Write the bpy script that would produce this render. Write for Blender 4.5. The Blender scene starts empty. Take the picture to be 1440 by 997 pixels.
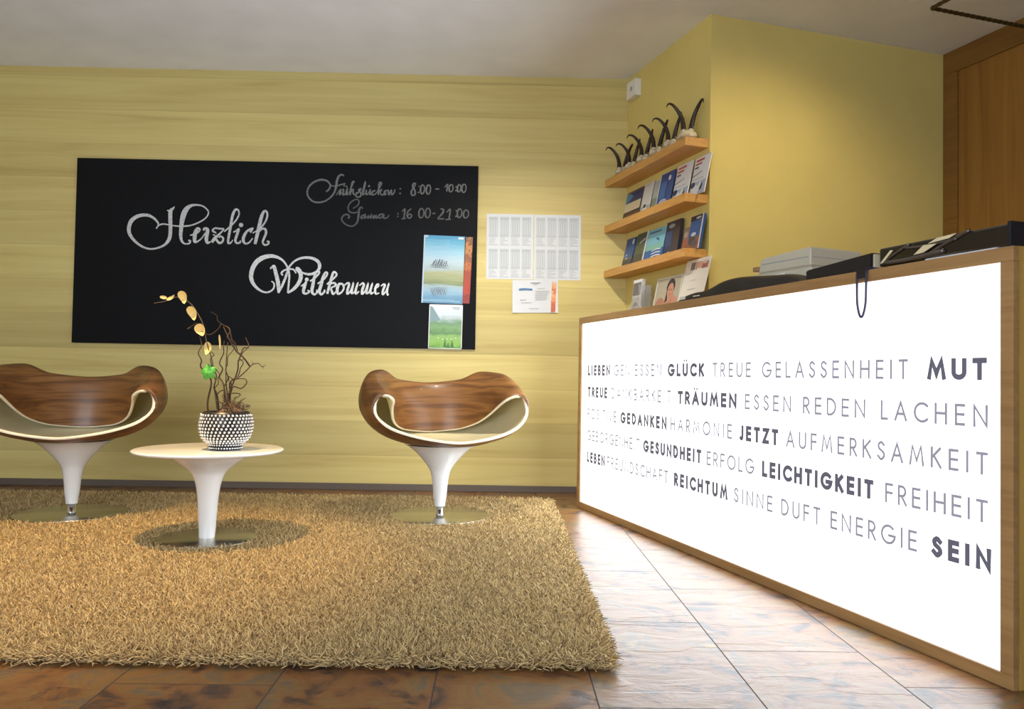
import bpy, bmesh, math, random
import numpy as np
from mathutils import Vector, Matrix, noise

PI = math.pi
random.seed(7)
sc = bpy.context.scene
C = sc.collection

# ------------------------------------------------------------------ camera
F_PX = 1115.1
cd = bpy.data.cameras.new('camera')
cam = bpy.data.objects.new('camera', cd)
C.objects.link(cam)
cd.sensor_fit = 'HORIZONTAL'
cd.sensor_width = 36.0
cd.lens = F_PX * 36.0 / 1440.0
cd.clip_start = 0.02
pitch, roll, yaw = 0.02686532, -0.01703597, -0.01436426
R = Matrix.Rotation(yaw, 3, 'Z') @ Matrix.Rotation(pitch, 3, 'X') @ Matrix.Rotation(roll, 3, 'Y')
right, fwd, up = R @ Vector((1, 0, 0)), R @ Vector((0, 1, 0)), R @ Vector((0, 0, 1))
M3 = Matrix((right, up, -fwd)).transposed()
cam.matrix_world = Matrix.Translation((0, 0, 0.73)) @ M3.to_4x4()
sc.camera = cam

# ------------------------------------------------------------------ world, lights, exposure
vs = sc.view_settings
vs.view_transform = 'Standard'
vs.look = 'None'
vs.gamma = 1.0
vs.use_curve_mapping = False
vs.exposure = 0.75
sc.cycles.use_denoising = True
sc.cycles.max_bounces = 8
sc.cycles.diffuse_bounces = 5
sc.cycles.sample_clamp_indirect = 6.0

w = bpy.data.worlds.new('world')
sc.world = w
w.use_nodes = True
wb = w.node_tree.nodes['Background']
wb.inputs[0].default_value = (0.62, 0.72, 0.85, 1)
wb.inputs[1].default_value = 0.6

PANEL_STRENGTH = 0.95          # the backlit counter front


def lamp(name, kind, loc, energy, color, target=None, **kw):
    d = bpy.data.lights.new(name, kind)
    d.energy = energy
    d.color = color
    for k, v in kw.items():
        setattr(d, k, v)
    o = bpy.data.objects.new(name, d)
    C.objects.link(o)
    o.location = loc
    if target is not None:
        o.rotation_euler = (Vector(target) - Vector(loc)).to_track_quat('-Z', 'Y').to_euler()
    return o


# daylight through the window behind the camera
lamp('window_daylight', 'AREA', (-1.6, -1.93, 1.45), 105, (0.82, 0.90, 1.0), (-1.2, 2.0, 2.5),
     shape='RECTANGLE', size=3.2, size_y=1.7)

# ------------------------------------------------------------------ frames of reference
TH = 0.29492738
NV = Vector((math.cos(TH), math.sin(TH), 0))      # across the counter, away from the lobby
SV = Vector((-math.sin(TH), math.cos(TH), 0))     # along the counter, towards the back wall


def P(k, s, z=0.0):
    return NV * k + SV * s + Vector((0, 0, z))


D = 5.0            # back wall
ZC = 2.634         # ceiling
KC, KB = 1.727, 2.185   # counter front and back
KS, KW = 2.206, 3.75    # shelf wall, timber wall
SP = 3.585         # end of the shelf wall (yellow wall plane)

# ------------------------------------------------------------------ materials
_mats = {}


def nodes_of(m):
    m.use_nodes = True
    nt = m.node_tree
    return nt, nt.nodes, nt.links, nt.nodes['Principled BSDF']


def flat(name, col, rough=0.6, metal=0.0, spec=0.5, coat=0.0, noise_amt=0.06, noise_scale=30.0):
    if name in _mats:
        return _mats[name]
    m = bpy.data.materials.new(name)
    nt, n, l, b = nodes_of(m)
    b.inputs['Roughness'].default_value = rough
    b.inputs['Metallic'].default_value = metal
    b.inputs['Specular IOR Level'].default_value = spec
    b.inputs['Coat Weight'].default_value = coat
    b.inputs['Coat Roughness'].default_value = 0.08
    tc = n.new('ShaderNodeTexCoord')
    nz = n.new('ShaderNodeTexNoise')
    nz.inputs['Scale'].default_value = noise_scale
    l.new(tc.outputs['Object'], nz.inputs['Vector'])
    mx = n.new('ShaderNodeMix')
    mx.data_type = 'RGBA'
    mx.inputs['A'].default_value = (*[c * (1 - noise_amt) for c in col], 1)
    mx.inputs['B'].default_value = (*[min(1, c * (1 + noise_amt)) for c in col], 1)
    l.new(nz.outputs['Fac'], mx.inputs['Factor'])
    l.new(mx.outputs['Result'], b.inputs['Base Color'])
    _mats[name] = m
    return m


def ink(col, rough=0.5):
    return flat('ink_%02x%02x%02x' % tuple(int(min(255, max(0, c * 255))) for c in col), col, rough, noise_amt=0.0)


def ramp(n, stops, interp='LINEAR'):
    r = n.new('ShaderNodeValToRGB')
    cr = r.color_ramp
    cr.interpolation = interp
    while len(cr.elements) < len(stops):
        cr.elements.new(0.5)
    for e, (p, c) in zip(cr.elements, stops):
        e.position = p
        e.color = (*c, 1)
    return r


def wood(name, stops, scale=(1.2, 30, 30), rough=0.45, bands=0.0, plank=None, coat=0.0, rot=None, bump=0.02, distort=1.5, detail=7):
    """timber: noise stretched along the grain; plank=(axis, width) adds board tone steps and joints"""
    m = bpy.data.materials.new(name)
    nt, n, l, b = nodes_of(m)
    b.inputs['Roughness'].default_value = rough
    b.inputs['Coat Weight'].default_value = coat
    b.inputs['Coat Roughness'].default_value = 0.12
    tc = n.new('ShaderNodeTexCoord')
    mp = n.new('ShaderNodeMapping')
    mp.inputs['Scale'].default_value = scale
    if rot:
        mp.inputs['Rotation'].default_value = rot
    l.new(tc.outputs['Object'], mp.inputs['Vector'])
    vec = mp.outputs['Vector']
    fac_plank = None
    if plank:
        ax, wd = plank
        sx = n.new('ShaderNodeSeparateXYZ')
        l.new(tc.outputs['Object'], sx.inputs[0])
        dv = n.new('ShaderNodeMath'); dv.operation = 'DIVIDE'; dv.inputs[1].default_value = wd
        l.new(sx.outputs[ax], dv.inputs[0])
        fl = n.new('ShaderNodeMath'); fl.operation = 'FLOOR'
        l.new(dv.outputs[0], fl.inputs[0])
        wn = n.new('ShaderNodeTexWhiteNoise'); wn.noise_dimensions = '1D'
        l.new(fl.outputs[0], wn.inputs['W'])
        ad = n.new('ShaderNodeVectorMath'); ad.operation = 'MULTIPLY_ADD'
        l.new(wn.outputs['Color'], ad.inputs[0])
        ad.inputs[1].default_value = (7, 7, 7)
        l.new(vec, ad.inputs[2])
        vec = ad.outputs[0]
        fr = n.new('ShaderNodeMath'); fr.operation = 'FRACT'
        l.new(dv.outputs[0], fr.inputs[0])
        fac_plank = (wn.outputs['Value'], fr.outputs[0], wd)
    nz = n.new('ShaderNodeTexNoise')
    nz.inputs['Scale'].default_value = 1.0
    nz.inputs['Detail'].default_value = detail
    nz.inputs['Roughness'].default_value = 0.6
    nz.inputs['Distortion'].default_value = distort
    l.new(vec, nz.inputs['Vector'])
    rp = ramp(n, stops)
    l.new(nz.outputs['Fac'], rp.inputs[0])
    col = rp.outputs[0]
    if fac_plank:
        val, frac, wd = fac_plank
        mr = n.new('ShaderNodeMapRange')
        mr.inputs['To Min'].default_value = 0.88
        mr.inputs['To Max'].default_value = 1.07
        l.new(val, mr.inputs['Value'])
        hv = n.new('ShaderNodeMix'); hv.data_type = 'RGBA'; hv.blend_type = 'MULTIPLY'
        hv.inputs['Factor'].default_value = 1
        l.new(col, hv.inputs['A'])
        l.new(mr.outputs[0], hv.inputs['B'])
        lt = n.new('ShaderNodeMath'); lt.operation = 'LESS_THAN'; lt.inputs[1].default_value = 0.0035 / wd
        l.new(frac, lt.inputs[0])
        jm = n.new('ShaderNodeMath'); jm.operation = 'MULTIPLY'; jm.inputs[1].default_value = 0.28
        l.new(lt.outputs[0], jm.inputs[0])
        jx = n.new('ShaderNodeMix'); jx.data_type = 'RGBA'
        l.new(jm.outputs[0], jx.inputs['Factor'])
        l.new(hv.outputs['Result'], jx.inputs['A'])
        jx.inputs['B'].default_value = (*[c * 0.45 for c in stops[0][1]], 1)
        col = jx.outputs['Result']
    l.new(col, b.inputs['Base Color'])
    bp = n.new('ShaderNodeBump')
    bp.inputs['Strength'].default_value = 0.25
    bp.inputs['Distance'].default_value = bump * 0.1
    l.new(nz.outputs['Fac'], bp.inputs['Height'])
    l.new(bp.outputs[0], b.inputs['Normal'])
    return m


M_backwall = wood('spruce_panelling', [(0.25, (0.46, 0.345, 0.11)), (0.42, (0.565, 0.45, 0.155)), (0.6, (0.62, 0.515, 0.19)), (0.78, (0.66, 0.565, 0.225))],
                  scale=(0.55, 9, 13), rough=0.5, plank=('Z', 0.215), distort=0.8)
M_timber = wood('oak_panelling', [(0.3, (0.22, 0.095, 0.015)), (0.5, (0.28, 0.13, 0.024)), (0.7, (0.34, 0.17, 0.034))],
                scale=(16, 16, 0.8), rough=0.5, plank=('Y', 0.30))
M_timber_trim = wood('oak_trim', [(0.3, (0.17, 0.08, 0.015)), (0.7, (0.24, 0.115, 0.022))], scale=(14, 1.2, 14), rough=0.5)
M_shelf = wood('beech_shelf', [(0.3, (0.46, 0.22, 0.055)), (0.5, (0.58, 0.30, 0.08)), (0.7, (0.66, 0.37, 0.11))],
               scale=(28, 2.0, 28), rough=0.42)
M_counter = wood('beech_counter', [(0.3, (0.30, 0.165, 0.065)), (0.5, (0.37, 0.215, 0.085)), (0.7, (0.43, 0.26, 0.105))],
                 scale=(25, 1.6, 25), rough=0.4)
M_counter_end = wood('beech_counter_end', [(0.3, (0.40, 0.24, 0.05)), (0.5, (0.50, 0.31, 0.07)), (0.7, (0.56, 0.36, 0.09))],
                     scale=(20, 20, 1.3), rough=0.45)
M_veneer = wood('striped_veneer', [(0.28, (0.075, 0.029, 0.009)), (0.40, (0.15, 0.061, 0.016)), (0.47, (0.25, 0.11, 0.03)), (0.53, (0.19, 0.078, 0.02)), (0.58, (0.12, 0.048, 0.013)), (0.64, (0.23, 0.10, 0.027)), (0.75, (0.32, 0.15, 0.045))],
                scale=(0.8, 1.6, 13), rough=0.42, coat=0.08, distort=0.3, detail=3.5)


def plaster(name, col, rough=0.85, bump=0.15, scale=120):
    m = bpy.data.materials.new(name)
    nt, n, l, b = nodes_of(m)
    b.inputs['Roughness'].default_value = rough
    tc = n.new('ShaderNodeTexCoord')
    nz = n.new('ShaderNodeTexNoise'); nz.inputs['Scale'].default_value = 3; nz.inputs['Detail'].default_value = 5
    l.new(tc.outputs['Object'], nz.inputs['Vector'])
    rp = ramp(n, [(0.3, tuple(c * 0.95 for c in col)), (0.7, tuple(min(1, c * 1.04) for c in col))])
    l.new(nz.outputs['Fac'], rp.inputs[0])
    l.new(rp.outputs[0], b.inputs['Base Color'])
    n2 = n.new('ShaderNodeTexNoise'); n2.inputs['Scale'].default_value = scale; n2.inputs['Detail'].default_value = 4
    l.new(tc.outputs['Object'], n2.inputs['Vector'])
    bp = n.new('ShaderNodeBump'); bp.inputs['Strength'].default_value = bump; bp.inputs['Distance'].default_value = 0.002
    l.new(n2.outputs['Fac'], bp.inputs['Height'])
    l.new(bp.outputs[0], b.inputs['Normal'])
    return m


M_yellow = plaster('yellow_plaster', (0.68, 0.555, 0.18))
M_ceil = plaster('white_ceiling', (0.84, 0.875, 0.96))
M_plain = plaster('cream_plaster', (0.62, 0.52, 0.34))


def slate():
    m = bpy.data.materials.new('slate_tiles')
    nt, n, l, b = nodes_of(m)
    tc = n.new('ShaderNodeTexCoord')
    sx = n.new('ShaderNodeSeparateXYZ'); l.new(tc.outputs['Object'], sx.inputs[0])

    def mth(op, a, c=None, d=None):
        q = n.new('ShaderNodeMath'); q.operation = op
        for i, v in enumerate((a, c, d)):
            if v is None:
                continue
            if isinstance(v, (int, float)):
                q.inputs[i].default_value = v
            else:
                l.new(v, q.inputs[i])
        return q.outputs[0]
    TW, TL = 0.3742, 0.618
    X = mth('DIVIDE', mth('SUBTRACT', sx.outputs['X'], 0.232), TW)
    col = mth('FLOOR', X)
    fx = mth('FRACT', X)
    Y = mth('DIVIDE', mth('SUBTRACT', mth('SUBTRACT', sx.outputs['Y'], 2.388), mth('MULTIPLY', col, 0.377)), TL)
    row = mth('FLOOR', Y)
    fy = mth('FRACT', Y)
    dx = mth('MULTIPLY', mth('MINIMUM', fx, mth('SUBTRACT', 1.0, fx)), TW)
    dy = mth('MULTIPLY', mth('MINIMUM', fy, mth('SUBTRACT', 1.0, fy)), TL)
    dd = mth('MINIMUM', dx, dy)
    grout = mth('LESS_THAN', dd, 0.0018)
    cv = n.new('ShaderNodeCombineXYZ'); l.new(col, cv.inputs[0]); l.new(row, cv.inputs[1])
    wn = n.new('ShaderNodeTexWhiteNoise'); wn.noise_dimensions = '2D'; l.new(cv.outputs[0], wn.inputs['Vector'])
    off = n.new('ShaderNodeVectorMath'); off.operation = 'MULTIPLY_ADD'
    l.new(wn.outputs['Color'], off.inputs[0]); off.inputs[1].default_value = (9, 9, 9); l.new(tc.outputs['Object'], off.inputs[2])
    n1 = n.new('ShaderNodeTexNoise'); n1.inputs['Scale'].default_value = 5.5; n1.inputs['Detail'].default_value = 8
    n1.inputs['Roughness'].default_value = 0.62; n1.inputs['Distortion'].default_value = 1.2
    l.new(off.outputs[0], n1.inputs['Vector'])
    rp = ramp(n, [(0.30, (0.022, 0.020, 0.023)), (0.38, (0.06, 0.038, 0.028)), (0.47, (0.19, 0.082, 0.030)), (0.55, (0.20, 0.108, 0.036)), (0.63, (0.12, 0.088, 0.06)), (0.74, (0.27, 0.165, 0.052))])
    l.new(n1.outputs['Fac'], rp.inputs[0])
    mx = n.new('ShaderNodeMix'); mx.data_type = 'RGBA'
    l.new(grout, mx.inputs['Factor']); l.new(rp.outputs[0], mx.inputs['A']); mx.inputs['B'].default_value = (0.05, 0.042, 0.038, 1)
    l.new(mx.outputs['Result'], b.inputs['Base Color'])
    b.inputs['Roughness'].default_value = 0.27
    b.inputs['Specular IOR Level'].default_value = 0.25
    # cleft relief: ridges running across the tile
    mp = n.new('ShaderNodeMapping'); mp.inputs['Scale'].default_value = (6, 13, 1); l.new(off.outputs[0], mp.inputs['Vector'])
    n2 = n.new('ShaderNodeTexNoise'); n2.inputs['Scale'].default_value = 1.0; n2.inputs['Detail'].default_value = 8; n2.inputs['Distortion'].default_value = 0.7
    l.new(mp.outputs[0], n2.inputs['Vector'])
    n2.inputs['Roughness'].default_value = 0.62
    n3 = n.new('ShaderNodeTexNoise'); n3.inputs['Scale'].default_value = 2.2; n3.inputs['Detail'].default_value = 2
    mp3 = n.new('ShaderNodeMapping'); mp3.inputs['Scale'].default_value = (0.8, 2.6, 1); l.new(off.outputs[0], mp3.inputs['Vector'])
    l.new(mp3.outputs[0], n3.inputs['Vector'])
    step = ramp(n, [(0.50, (0, 0, 0)), (0.515, (1, 1, 1))]); l.new(n3.outputs['Fac'], step.inputs[0])
    hh = mth('ADD', n2.outputs['Fac'], mth('MULTIPLY', step.outputs[0], 0.22))
    rg = mth('MULTIPLY_ADD', grout, 0.6, 0.33)
    l.new(rg, b.inputs['Roughness'])
    bp = n.new('ShaderNodeBump'); bp.inputs['Strength'].default_value = 0.62; bp.inputs['Distance'].default_value = 0.006
    l.new(hh, bp.inputs['Height']); l.new(bp.outputs[0], b.inputs['Normal'])
    return m


M_slate = slate()
M_base = plaster('stone_skirting', (0.11, 0.085, 0.065), rough=0.5)
M_white = flat('white_lacquer', (0.80, 0.79, 0.77), 0.22, coat=0.5, noise_amt=0.01)
M_whiteplastic = flat('white_plastic', (0.78, 0.77, 0.72), 0.45, noise_amt=0.02)
M_cream = flat('cream_laminate', (0.70, 0.62, 0.38), 0.4, noise_amt=0.05, noise_scale=8)
M_creamedge = flat('pale_ply_edge', (0.80, 0.74, 0.58), 0.4, noise_amt=0.03)
M_chrome = flat('chrome', (0.82, 0.84, 0.88), 0.10, metal=1.0, noise_amt=0.0)
M_steel = flat('polished_steel_plate', (0.50, 0.49, 0.45), 0.24, metal=1.0, noise_amt=0.02)
M_board = flat('chalkboard_black', (0.004, 0.0045, 0.006), 0.55, noise_amt=0.25, noise_scale=4, spec=0.12)
M_black = flat('black_leatherette', (0.012, 0.011, 0.013), 0.5, noise_amt=0.2, noise_scale=60)
M_gloss = flat('black_gloss', (0.008, 0.007, 0.007), 0.12, coat=0.6, noise_amt=0.1)
M_smoke = flat('dark_smoked_plastic', (0.07, 0.055, 0.045), 0.18, coat=0.4, noise_amt=0.2)
M_paper = flat('white_paper', (0.66, 0.69, 0.73), 0.7, noise_amt=0.015)
M_papergrey = flat('pale_grey_print', (0.50, 0.54, 0.57), 0.7, noise_amt=0.10, noise_scale=160)
M_greyink = flat('grey_ink', (0.33, 0.34, 0.36), 0.7, noise_amt=0.05)
M_silver = flat('silver_bead', (0.78, 0.77, 0.75), 0.16, metal=1.0, noise_amt=0.0)
M_blackpot = flat('black_ceramic', (0.015, 0.014, 0.014), 0.35)
M_twig = flat('dry_brown_twig', (0.055, 0.028, 0.013), 0.8, noise_amt=0.35, noise_scale=40)
M_moss = flat('dry_moss', (0.14, 0.085, 0.045), 0.95, noise_amt=0.5, noise_scale=90)
M_petal = flat('cream_yellow_petal', (0.82, 0.58, 0.20), 0.55, noise_amt=0.10, noise_scale=60)
M_green = flat('bright_green_leaf', (0.09, 0.40, 0.05), 0.5, noise_amt=0.2, noise_scale=60)
M_bone = flat('bleached_bone', (0.62, 0.54, 0.38), 0.8, noise_amt=0.2, noise_scale=50)
M_horn = flat('dark_horn', (0.022, 0.010, 0.008), 0.4, noise_amt=0.5, noise_scale=70)
M_rod = flat('dark_bronze_rod', (0.075, 0.055, 0.02), 0.4, metal=0.6, noise_amt=0.2)
M_clear = bpy.data.materials.new('clear_acrylic')
_nt, _n, _l, _b = nodes_of(M_clear)
_b.inputs['Base Color'].default_value = (0.85, 0.88, 0.9, 1)
_b.inputs['Transmission Weight'].default_value = 0.85
_b.inputs['Roughness'].default_value = 0.08
_b.inputs['IOR'].default_value = 1.3


def chalk_mat(name, v):
    m = bpy.data.materials.new(name)
    nt, n, l, b = nodes_of(m)
    tc = n.new('ShaderNodeTexCoord')
    nz = n.new('ShaderNodeTexNoise'); nz.inputs['Scale'].default_value = 95; nz.inputs['Detail'].default_value = 3
    l.new(tc.outputs['Object'], nz.inputs['Vector'])
    rp = ramp(n, [(0.3, (v * 0.62, v * 0.65, v * 0.65)), (0.6, (v, v * 1.02, v * 1.02))])
    l.new(nz.outputs['Fac'], rp.inputs[0])
    l.new(rp.outputs[0], b.inputs['Base Color'])
    b.inputs['Roughness'].default_value = 0.95
    return m


def emitter(name, col, strength):
    m = bpy.data.materials.new(name)
    nt, n, l, b = nodes_of(m)
    b.inputs['Base Color'].default_value = (0.8, 0.8, 0.8, 1)
    b.inputs['Emission Color'].default_value = (*col, 1)
    b.inputs['Emission Strength'].default_value = strength
    return m


M_panel = emitter('backlit_acrylic', (0.95, 0.975, 1.0), PANEL_STRENGTH)
M_film = emitter('translucent_grey_film', (0.55, 0.56, 0.75), 0.09)
M_film.node_tree.nodes['Principled BSDF'].inputs['Base Color'].default_value = (0.05, 0.05, 0.08, 1)
M_film_glare = emitter('glare_pale_film', (0.72, 0.72, 0.85), 0.20)  # panel glare over the thin words, put into the film's colour and glow
M_film_glare.node_tree.nodes['Principled BSDF'].inputs['Base Color'].default_value = (0.10, 0.10, 0.14, 1)
M_bulb = emitter('warm_lamp_glass', (1.0, 0.78, 0.45), 6.0)

# ------------------------------------------------------------------ mesh helpers


class MB:
    def __init__(self):
        self.v, self.f, self.m, self.s = [], [], [], []
        self.M = Matrix.Identity(4)

    def add(self, vs_, fs_, mi=0, smooth=False):
        o = len(self.v)
        self.v += [tuple(self.M @ Vector(p)) for p in vs_]
        for f in fs_:
            self.f.append(tuple(i + o for i in f))
            self.m.append(mi)
            self.s.append(smooth)

    def box(self, a, b, mi=0, bev=0.0):
        x0, y0, z0 = a
        x1, y1, z1 = b
        if bev <= 0:
            vs_ = [(x0, y0, z0), (x1, y0, z0), (x1, y1, z0), (x0, y1, z0), (x0, y0, z1), (x1, y0, z1), (x1, y1, z1), (x0, y1, z1)]
            self.add(vs_, [(0, 3, 2, 1), (4, 5, 6, 7), (0, 1, 5, 4), (1, 2, 6, 5), (2, 3, 7, 6), (3, 0, 4, 7)], mi)
            return
        bm = bmesh.new()
        r = bmesh.ops.create_cube(bm, size=1)
        for v in r['verts']:
            v.co = Vector(((x0 + x1) / 2 + v.co.x * (x1 - x0), (y0 + y1) / 2 + v.co.y * (y1 - y0), (z0 + z1) / 2 + v.co.z * (z1 - z0)))
        bmesh.ops.bevel(bm, geom=list(bm.edges), offset=bev, segments=2, affect='EDGES', profile=0.6)
        self.bm(bm, mi)

    def bm(self, bm, mi=0, smooth=False):
        bm.verts.index_update()
        self.add([v.co.copy() for v in bm.verts], [[v.index for v in f.verts] for f in bm.faces], mi, smooth)
        bm.free()

    def lathe(self, prof, seg=48, mi=0, smooth=True, center=(0, 0)):
        vs_, fs_ = [], []
        n = len(prof)
        for i in range(seg):
            a = 2 * PI * i / seg
            for r, z in prof:
                vs_.append((center[0] + r * math.cos(a), center[1] + r * math.sin(a), z))
        for i in range(seg):
            j = (i + 1) % seg
            for k in range(n - 1):
                fs_.append((i * n + k, j * n + k, j * n + k + 1, i * n + k + 1))
        self.add(vs_, fs_, mi, smooth)

    def tube(self, pts, rad, seg=8, mi=0, smooth=True, closed=False):
        pts = [Vector(p) for p in pts]
        n = len(pts)
        if not hasattr(rad, '__len__'):
            rad = [rad] * n
        vs_, fs_ = [], []
        prev = None
        for i, p in enumerate(pts):
            if closed:
                t = pts[(i + 1) % n] - pts[i - 1]
            else:
                t = pts[min(i + 1, n - 1)] - pts[max(i - 1, 0)]
            if t.length < 1e-9:
                t = Vector((0, 0, 1))
            t.normalize()
            if prev is None:
                u = t.orthogonal().normalized()
            else:
                u = (prev - t * prev.dot(t))
                u = u.normalized() if u.length > 1e-6 else t.orthogonal().normalized()
            prev = u
            w_ = t.cross(u)
            for k in range(seg):
                a = 2 * PI * k / seg
                vs_.append(p + (u * math.cos(a) + w_ * math.sin(a)) * rad[i])
        m = n if closed else n - 1
        for i in range(m):
            j = (i + 1) % n
            for k in range(seg):
                k2 = (k + 1) % seg
                fs_.append((i * seg + k, i * seg + k2, j * seg + k2, j * seg + k))
        if not closed:
            fs_.append(tuple(reversed(range(seg))))
            fs_.append(tuple((n - 1) * seg + k for k in range(seg)))
        self.add(vs_, fs_, mi, smooth)

    def prism(self, poly, z0, z1, mi=0):
        n = len(poly)
        vs_ = [(p[0], p[1], z0) for p in poly] + [(p[0], p[1], z1) for p in poly]
        fs_ = [tuple(reversed(range(n))), tuple(range(n, 2 * n))] + [(i, (i + 1) % n, n + (i + 1) % n, n + i) for i in range(n)]
        self.add(vs_, fs_, mi)

    def ball(self, c, r, seg=10, ring=7, mi=0, scale=(1, 1, 1), fn=None):
        vs_, fs_ = [], []
        for i in range(ring + 1):
            th = PI * i / ring
            for k in range(seg):
                a = 2 * PI * k / seg
                d = Vector((math.sin(th) * math.cos(a), math.sin(th) * math.sin(a), math.cos(th)))
                q = fn(d) if fn else 1.0
                vs_.append((c[0] + d.x * r * scale[0] * q, c[1] + d.y * r * scale[1] * q, c[2] + d.z * r * scale[2] * q))
        for i in range(ring):
            for k in range(seg):
                k2 = (k + 1) % seg
                fs_.append((i * seg + k, (i + 1) * seg + k, (i + 1) * seg + k2, i * seg + k2))
        self.add(vs_, fs_, mi, True)

    def build(self, name, mats, parent=None):
        me = bpy.data.meshes.new(name)
        me.from_pydata(self.v, [], self.f)
        if not isinstance(mats, (list, tuple)):
            mats = [mats]
        for m in mats:
            me.materials.append(m)
        me.polygons.foreach_set('material_index', self.m)
        me.polygons.foreach_set('use_smooth', self.s)
        me.update()
        o = bpy.data.objects.new(name, me)
        C.objects.link(o)
        if parent is not None:
            o.parent = parent
        return o


def tag(o, label=None, cat=None, group=None, kind=None):
    if label: o['label'] = label
    if cat: o['category'] = cat
    if group: o['group'] = group
    if kind: o['kind'] = kind
    return o


def thing(name, loc, rz=0.0, label=None, cat=None, group=None):
    o = bpy.data.objects.new(name, None)
    o.empty_display_size = 0.1
    C.objects.link(o)
    o.location = loc
    o.rotation_euler = (0, 0, rz)
    return tag(o, label, cat, group)


def copy_tree(o, parent=None):
    c = o.copy()
    C.objects.link(c)
    if parent is not None:
        c.parent = parent
    for ch in list(o.children):
        copy_tree(ch, c)
    return c


def catmull(pts, n=8, closed=False):
    """Catmull-Rom through pts (tuples of any length)"""
    A = [np.array(p, float) for p in pts]
    if len(A) < 3:
        return [tuple(a) for a in A]
    out = []
    m = len(A)
    for i in range(m if closed else m - 1):
        if closed:
            p0, p1, p2, p3 = A[(i - 1) % m], A[i], A[(i + 1) % m], A[(i + 2) % m]
        else:
            p1, p2 = A[i], A[i + 1]
            p0 = A[i - 1] if i else 2 * p1 - p2
            p3 = A[i + 2] if i + 2 < m else 2 * p2 - p1
        for k in range(n):
            t = k / n
            out.append(tuple(0.5 * ((2 * p1) + (p2 - p0) * t + (2 * p0 - 5 * p1 + 4 * p2 - p3) * t * t + (3 * p1 - p0 - 3 * p2 + p3) * t ** 3)))
    if not closed:
        out.append(tuple(A[-1]))
    return out


def ribbon(mb, pts, width, to3, mi=0, closed=False, rise=None):
    """flat stroke along 2-D pts; width scalar or list; to3 maps (x, y) to a point"""
    pts = [np.array(p[:2], float) for p in pts]
    q = [pts[0]]
    ws = [width[0]] if hasattr(width, '__len__') else None
    for i, p in enumerate(pts[1:], 1):
        if np.linalg.norm(p - q[-1]) > 1e-6:
            q.append(p)
            if ws is not None: ws.append(width[i])
    pts = q
    n = len(pts)
    if n < 2:
        return
    vs_, fs_ = [], []
    for i in range(n):
        if closed:
            a, b = pts[i] - pts[i - 1], pts[(i + 1) % n] - pts[i]
        else:
            a = pts[i] - pts[i - 1] if i else pts[1] - pts[0]
            b = pts[i + 1] - pts[i] if i < n - 1 else pts[-1] - pts[-2]
        a = a / (np.linalg.norm(a) + 1e-12)
        b = b / (np.linalg.norm(b) + 1e-12)
        t = a + b
        if np.linalg.norm(t) < 1e-6:
            t = a
        t = t / np.linalg.norm(t)
        nr = np.array([-t[1], t[0]])
        c = max(0.42, float(np.dot(nr, np.array([-a[1], a[0]]))))
        hw = (ws[i] if ws is not None else width) / 2 / c
        a3, b3 = Vector(to3(*(pts[i] + nr * hw))), Vector(to3(*(pts[i] - nr * hw)))
        if rise is not None:        # a chalk line that crosses itself lies over itself
            a3 += rise * (i + 1); b3 += rise * (i + 1)
        vs_ += [a3, b3]
    m = n if closed else n - 1
    for i in range(m):
        j = (i + 1) % n
        fs_.append((2 * i, 2 * i + 1, 2 * j + 1, 2 * j))
    mb.add(vs_, fs_, mi)


# ================================================================== the room
def struct(name, mb, m):
    return tag(mb.build(name, m), kind='structure')


mb = MB(); mb.box((-4.3, -2.1, -0.1), (5.2, 5.15, 0.0)); struct('floor', mb, M_slate)
mb = MB(); mb.box((-4.3, -2.1, ZC), (5.2, 5.15, ZC + 0.1)); struct('ceiling', mb, M_ceil)
mb = MB(); mb.box((-4.3, D, 0.0), (0.786, D + 0.15, ZC)); struct('wall_back', mb, M_backwall)
mb = MB(); mb.box((-4.3, D - 0.012, 0.0), (0.775, D, 0.042), bev=0.003); struct('baseboard_back', mb, M_base)
# pillar block: carries the shelves on one face, the yellow plaster face looks at the lobby
pc = P(KS, 0)
s_corner = (D + 0.15 - NV.y * KS) / SV.y
mb = MB()
mb.prism([tuple(P(KS, SP))[:2], tuple(P(KW + 0.1, SP))[:2], (4.2, D + 0.15), tuple(P(KS, s_corner))[:2]], 0, ZC)
struct('wall_right', mb, M_yellow)
mb = MB()
M_rot = Matrix.Rotation(TH, 4, 'Z')
o = None
mb.box((KW, -2.6, 0), (KW + 0.1, SP - 0.002, ZC))
o = struct('wall_reception', mb, M_timber); o.matrix_world = M_rot
mb = MB()
mb.box((KW - 0.012, -2.6, ZC - 0.13), (KW, SP - 0.003, ZC), bev=0.003)
mb.box((KW - 0.012, SP - 0.10, 0), (KW, SP - 0.003, ZC - 0.13), bev=0.003)
o = struct('trim_1', mb, M_timber_trim); o.matrix_world = M_rot
mb = MB(); mb.box((-4.4, -2.1, 0), (-4.3, D + 0.15, ZC)); struct('wall_left', mb, M_plain)
mb = MB()
mb.box((-4.3, -2.1, 0), (-3.0, -2.0, ZC)); mb.box((0.6, -2.1, 0), (5.2, -2.0, ZC))
mb.box((-3.0, -2.1, 0), (0.6, -2.0, 0.5)); mb.box((-3.0, -2.1, 2.35), (0.6, -2.0, ZC))
struct('wall_front', mb, M_plain)
mb = MB()
for x0, x1 in ((-3.0, -2.94), (-1.23, -1.17), (0.54, 0.6)):
    mb.box((x0, -2.08, 0.5), (x1, -2.02, 2.35))
mb.box((-3.0, -2.08, 0.5), (0.6, -2.02, 0.56)); mb.box((-3.0, -2.08, 2.29), (0.6, -2.02, 2.35))
wo = struct('window_1', mb, M_whiteplastic)
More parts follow.
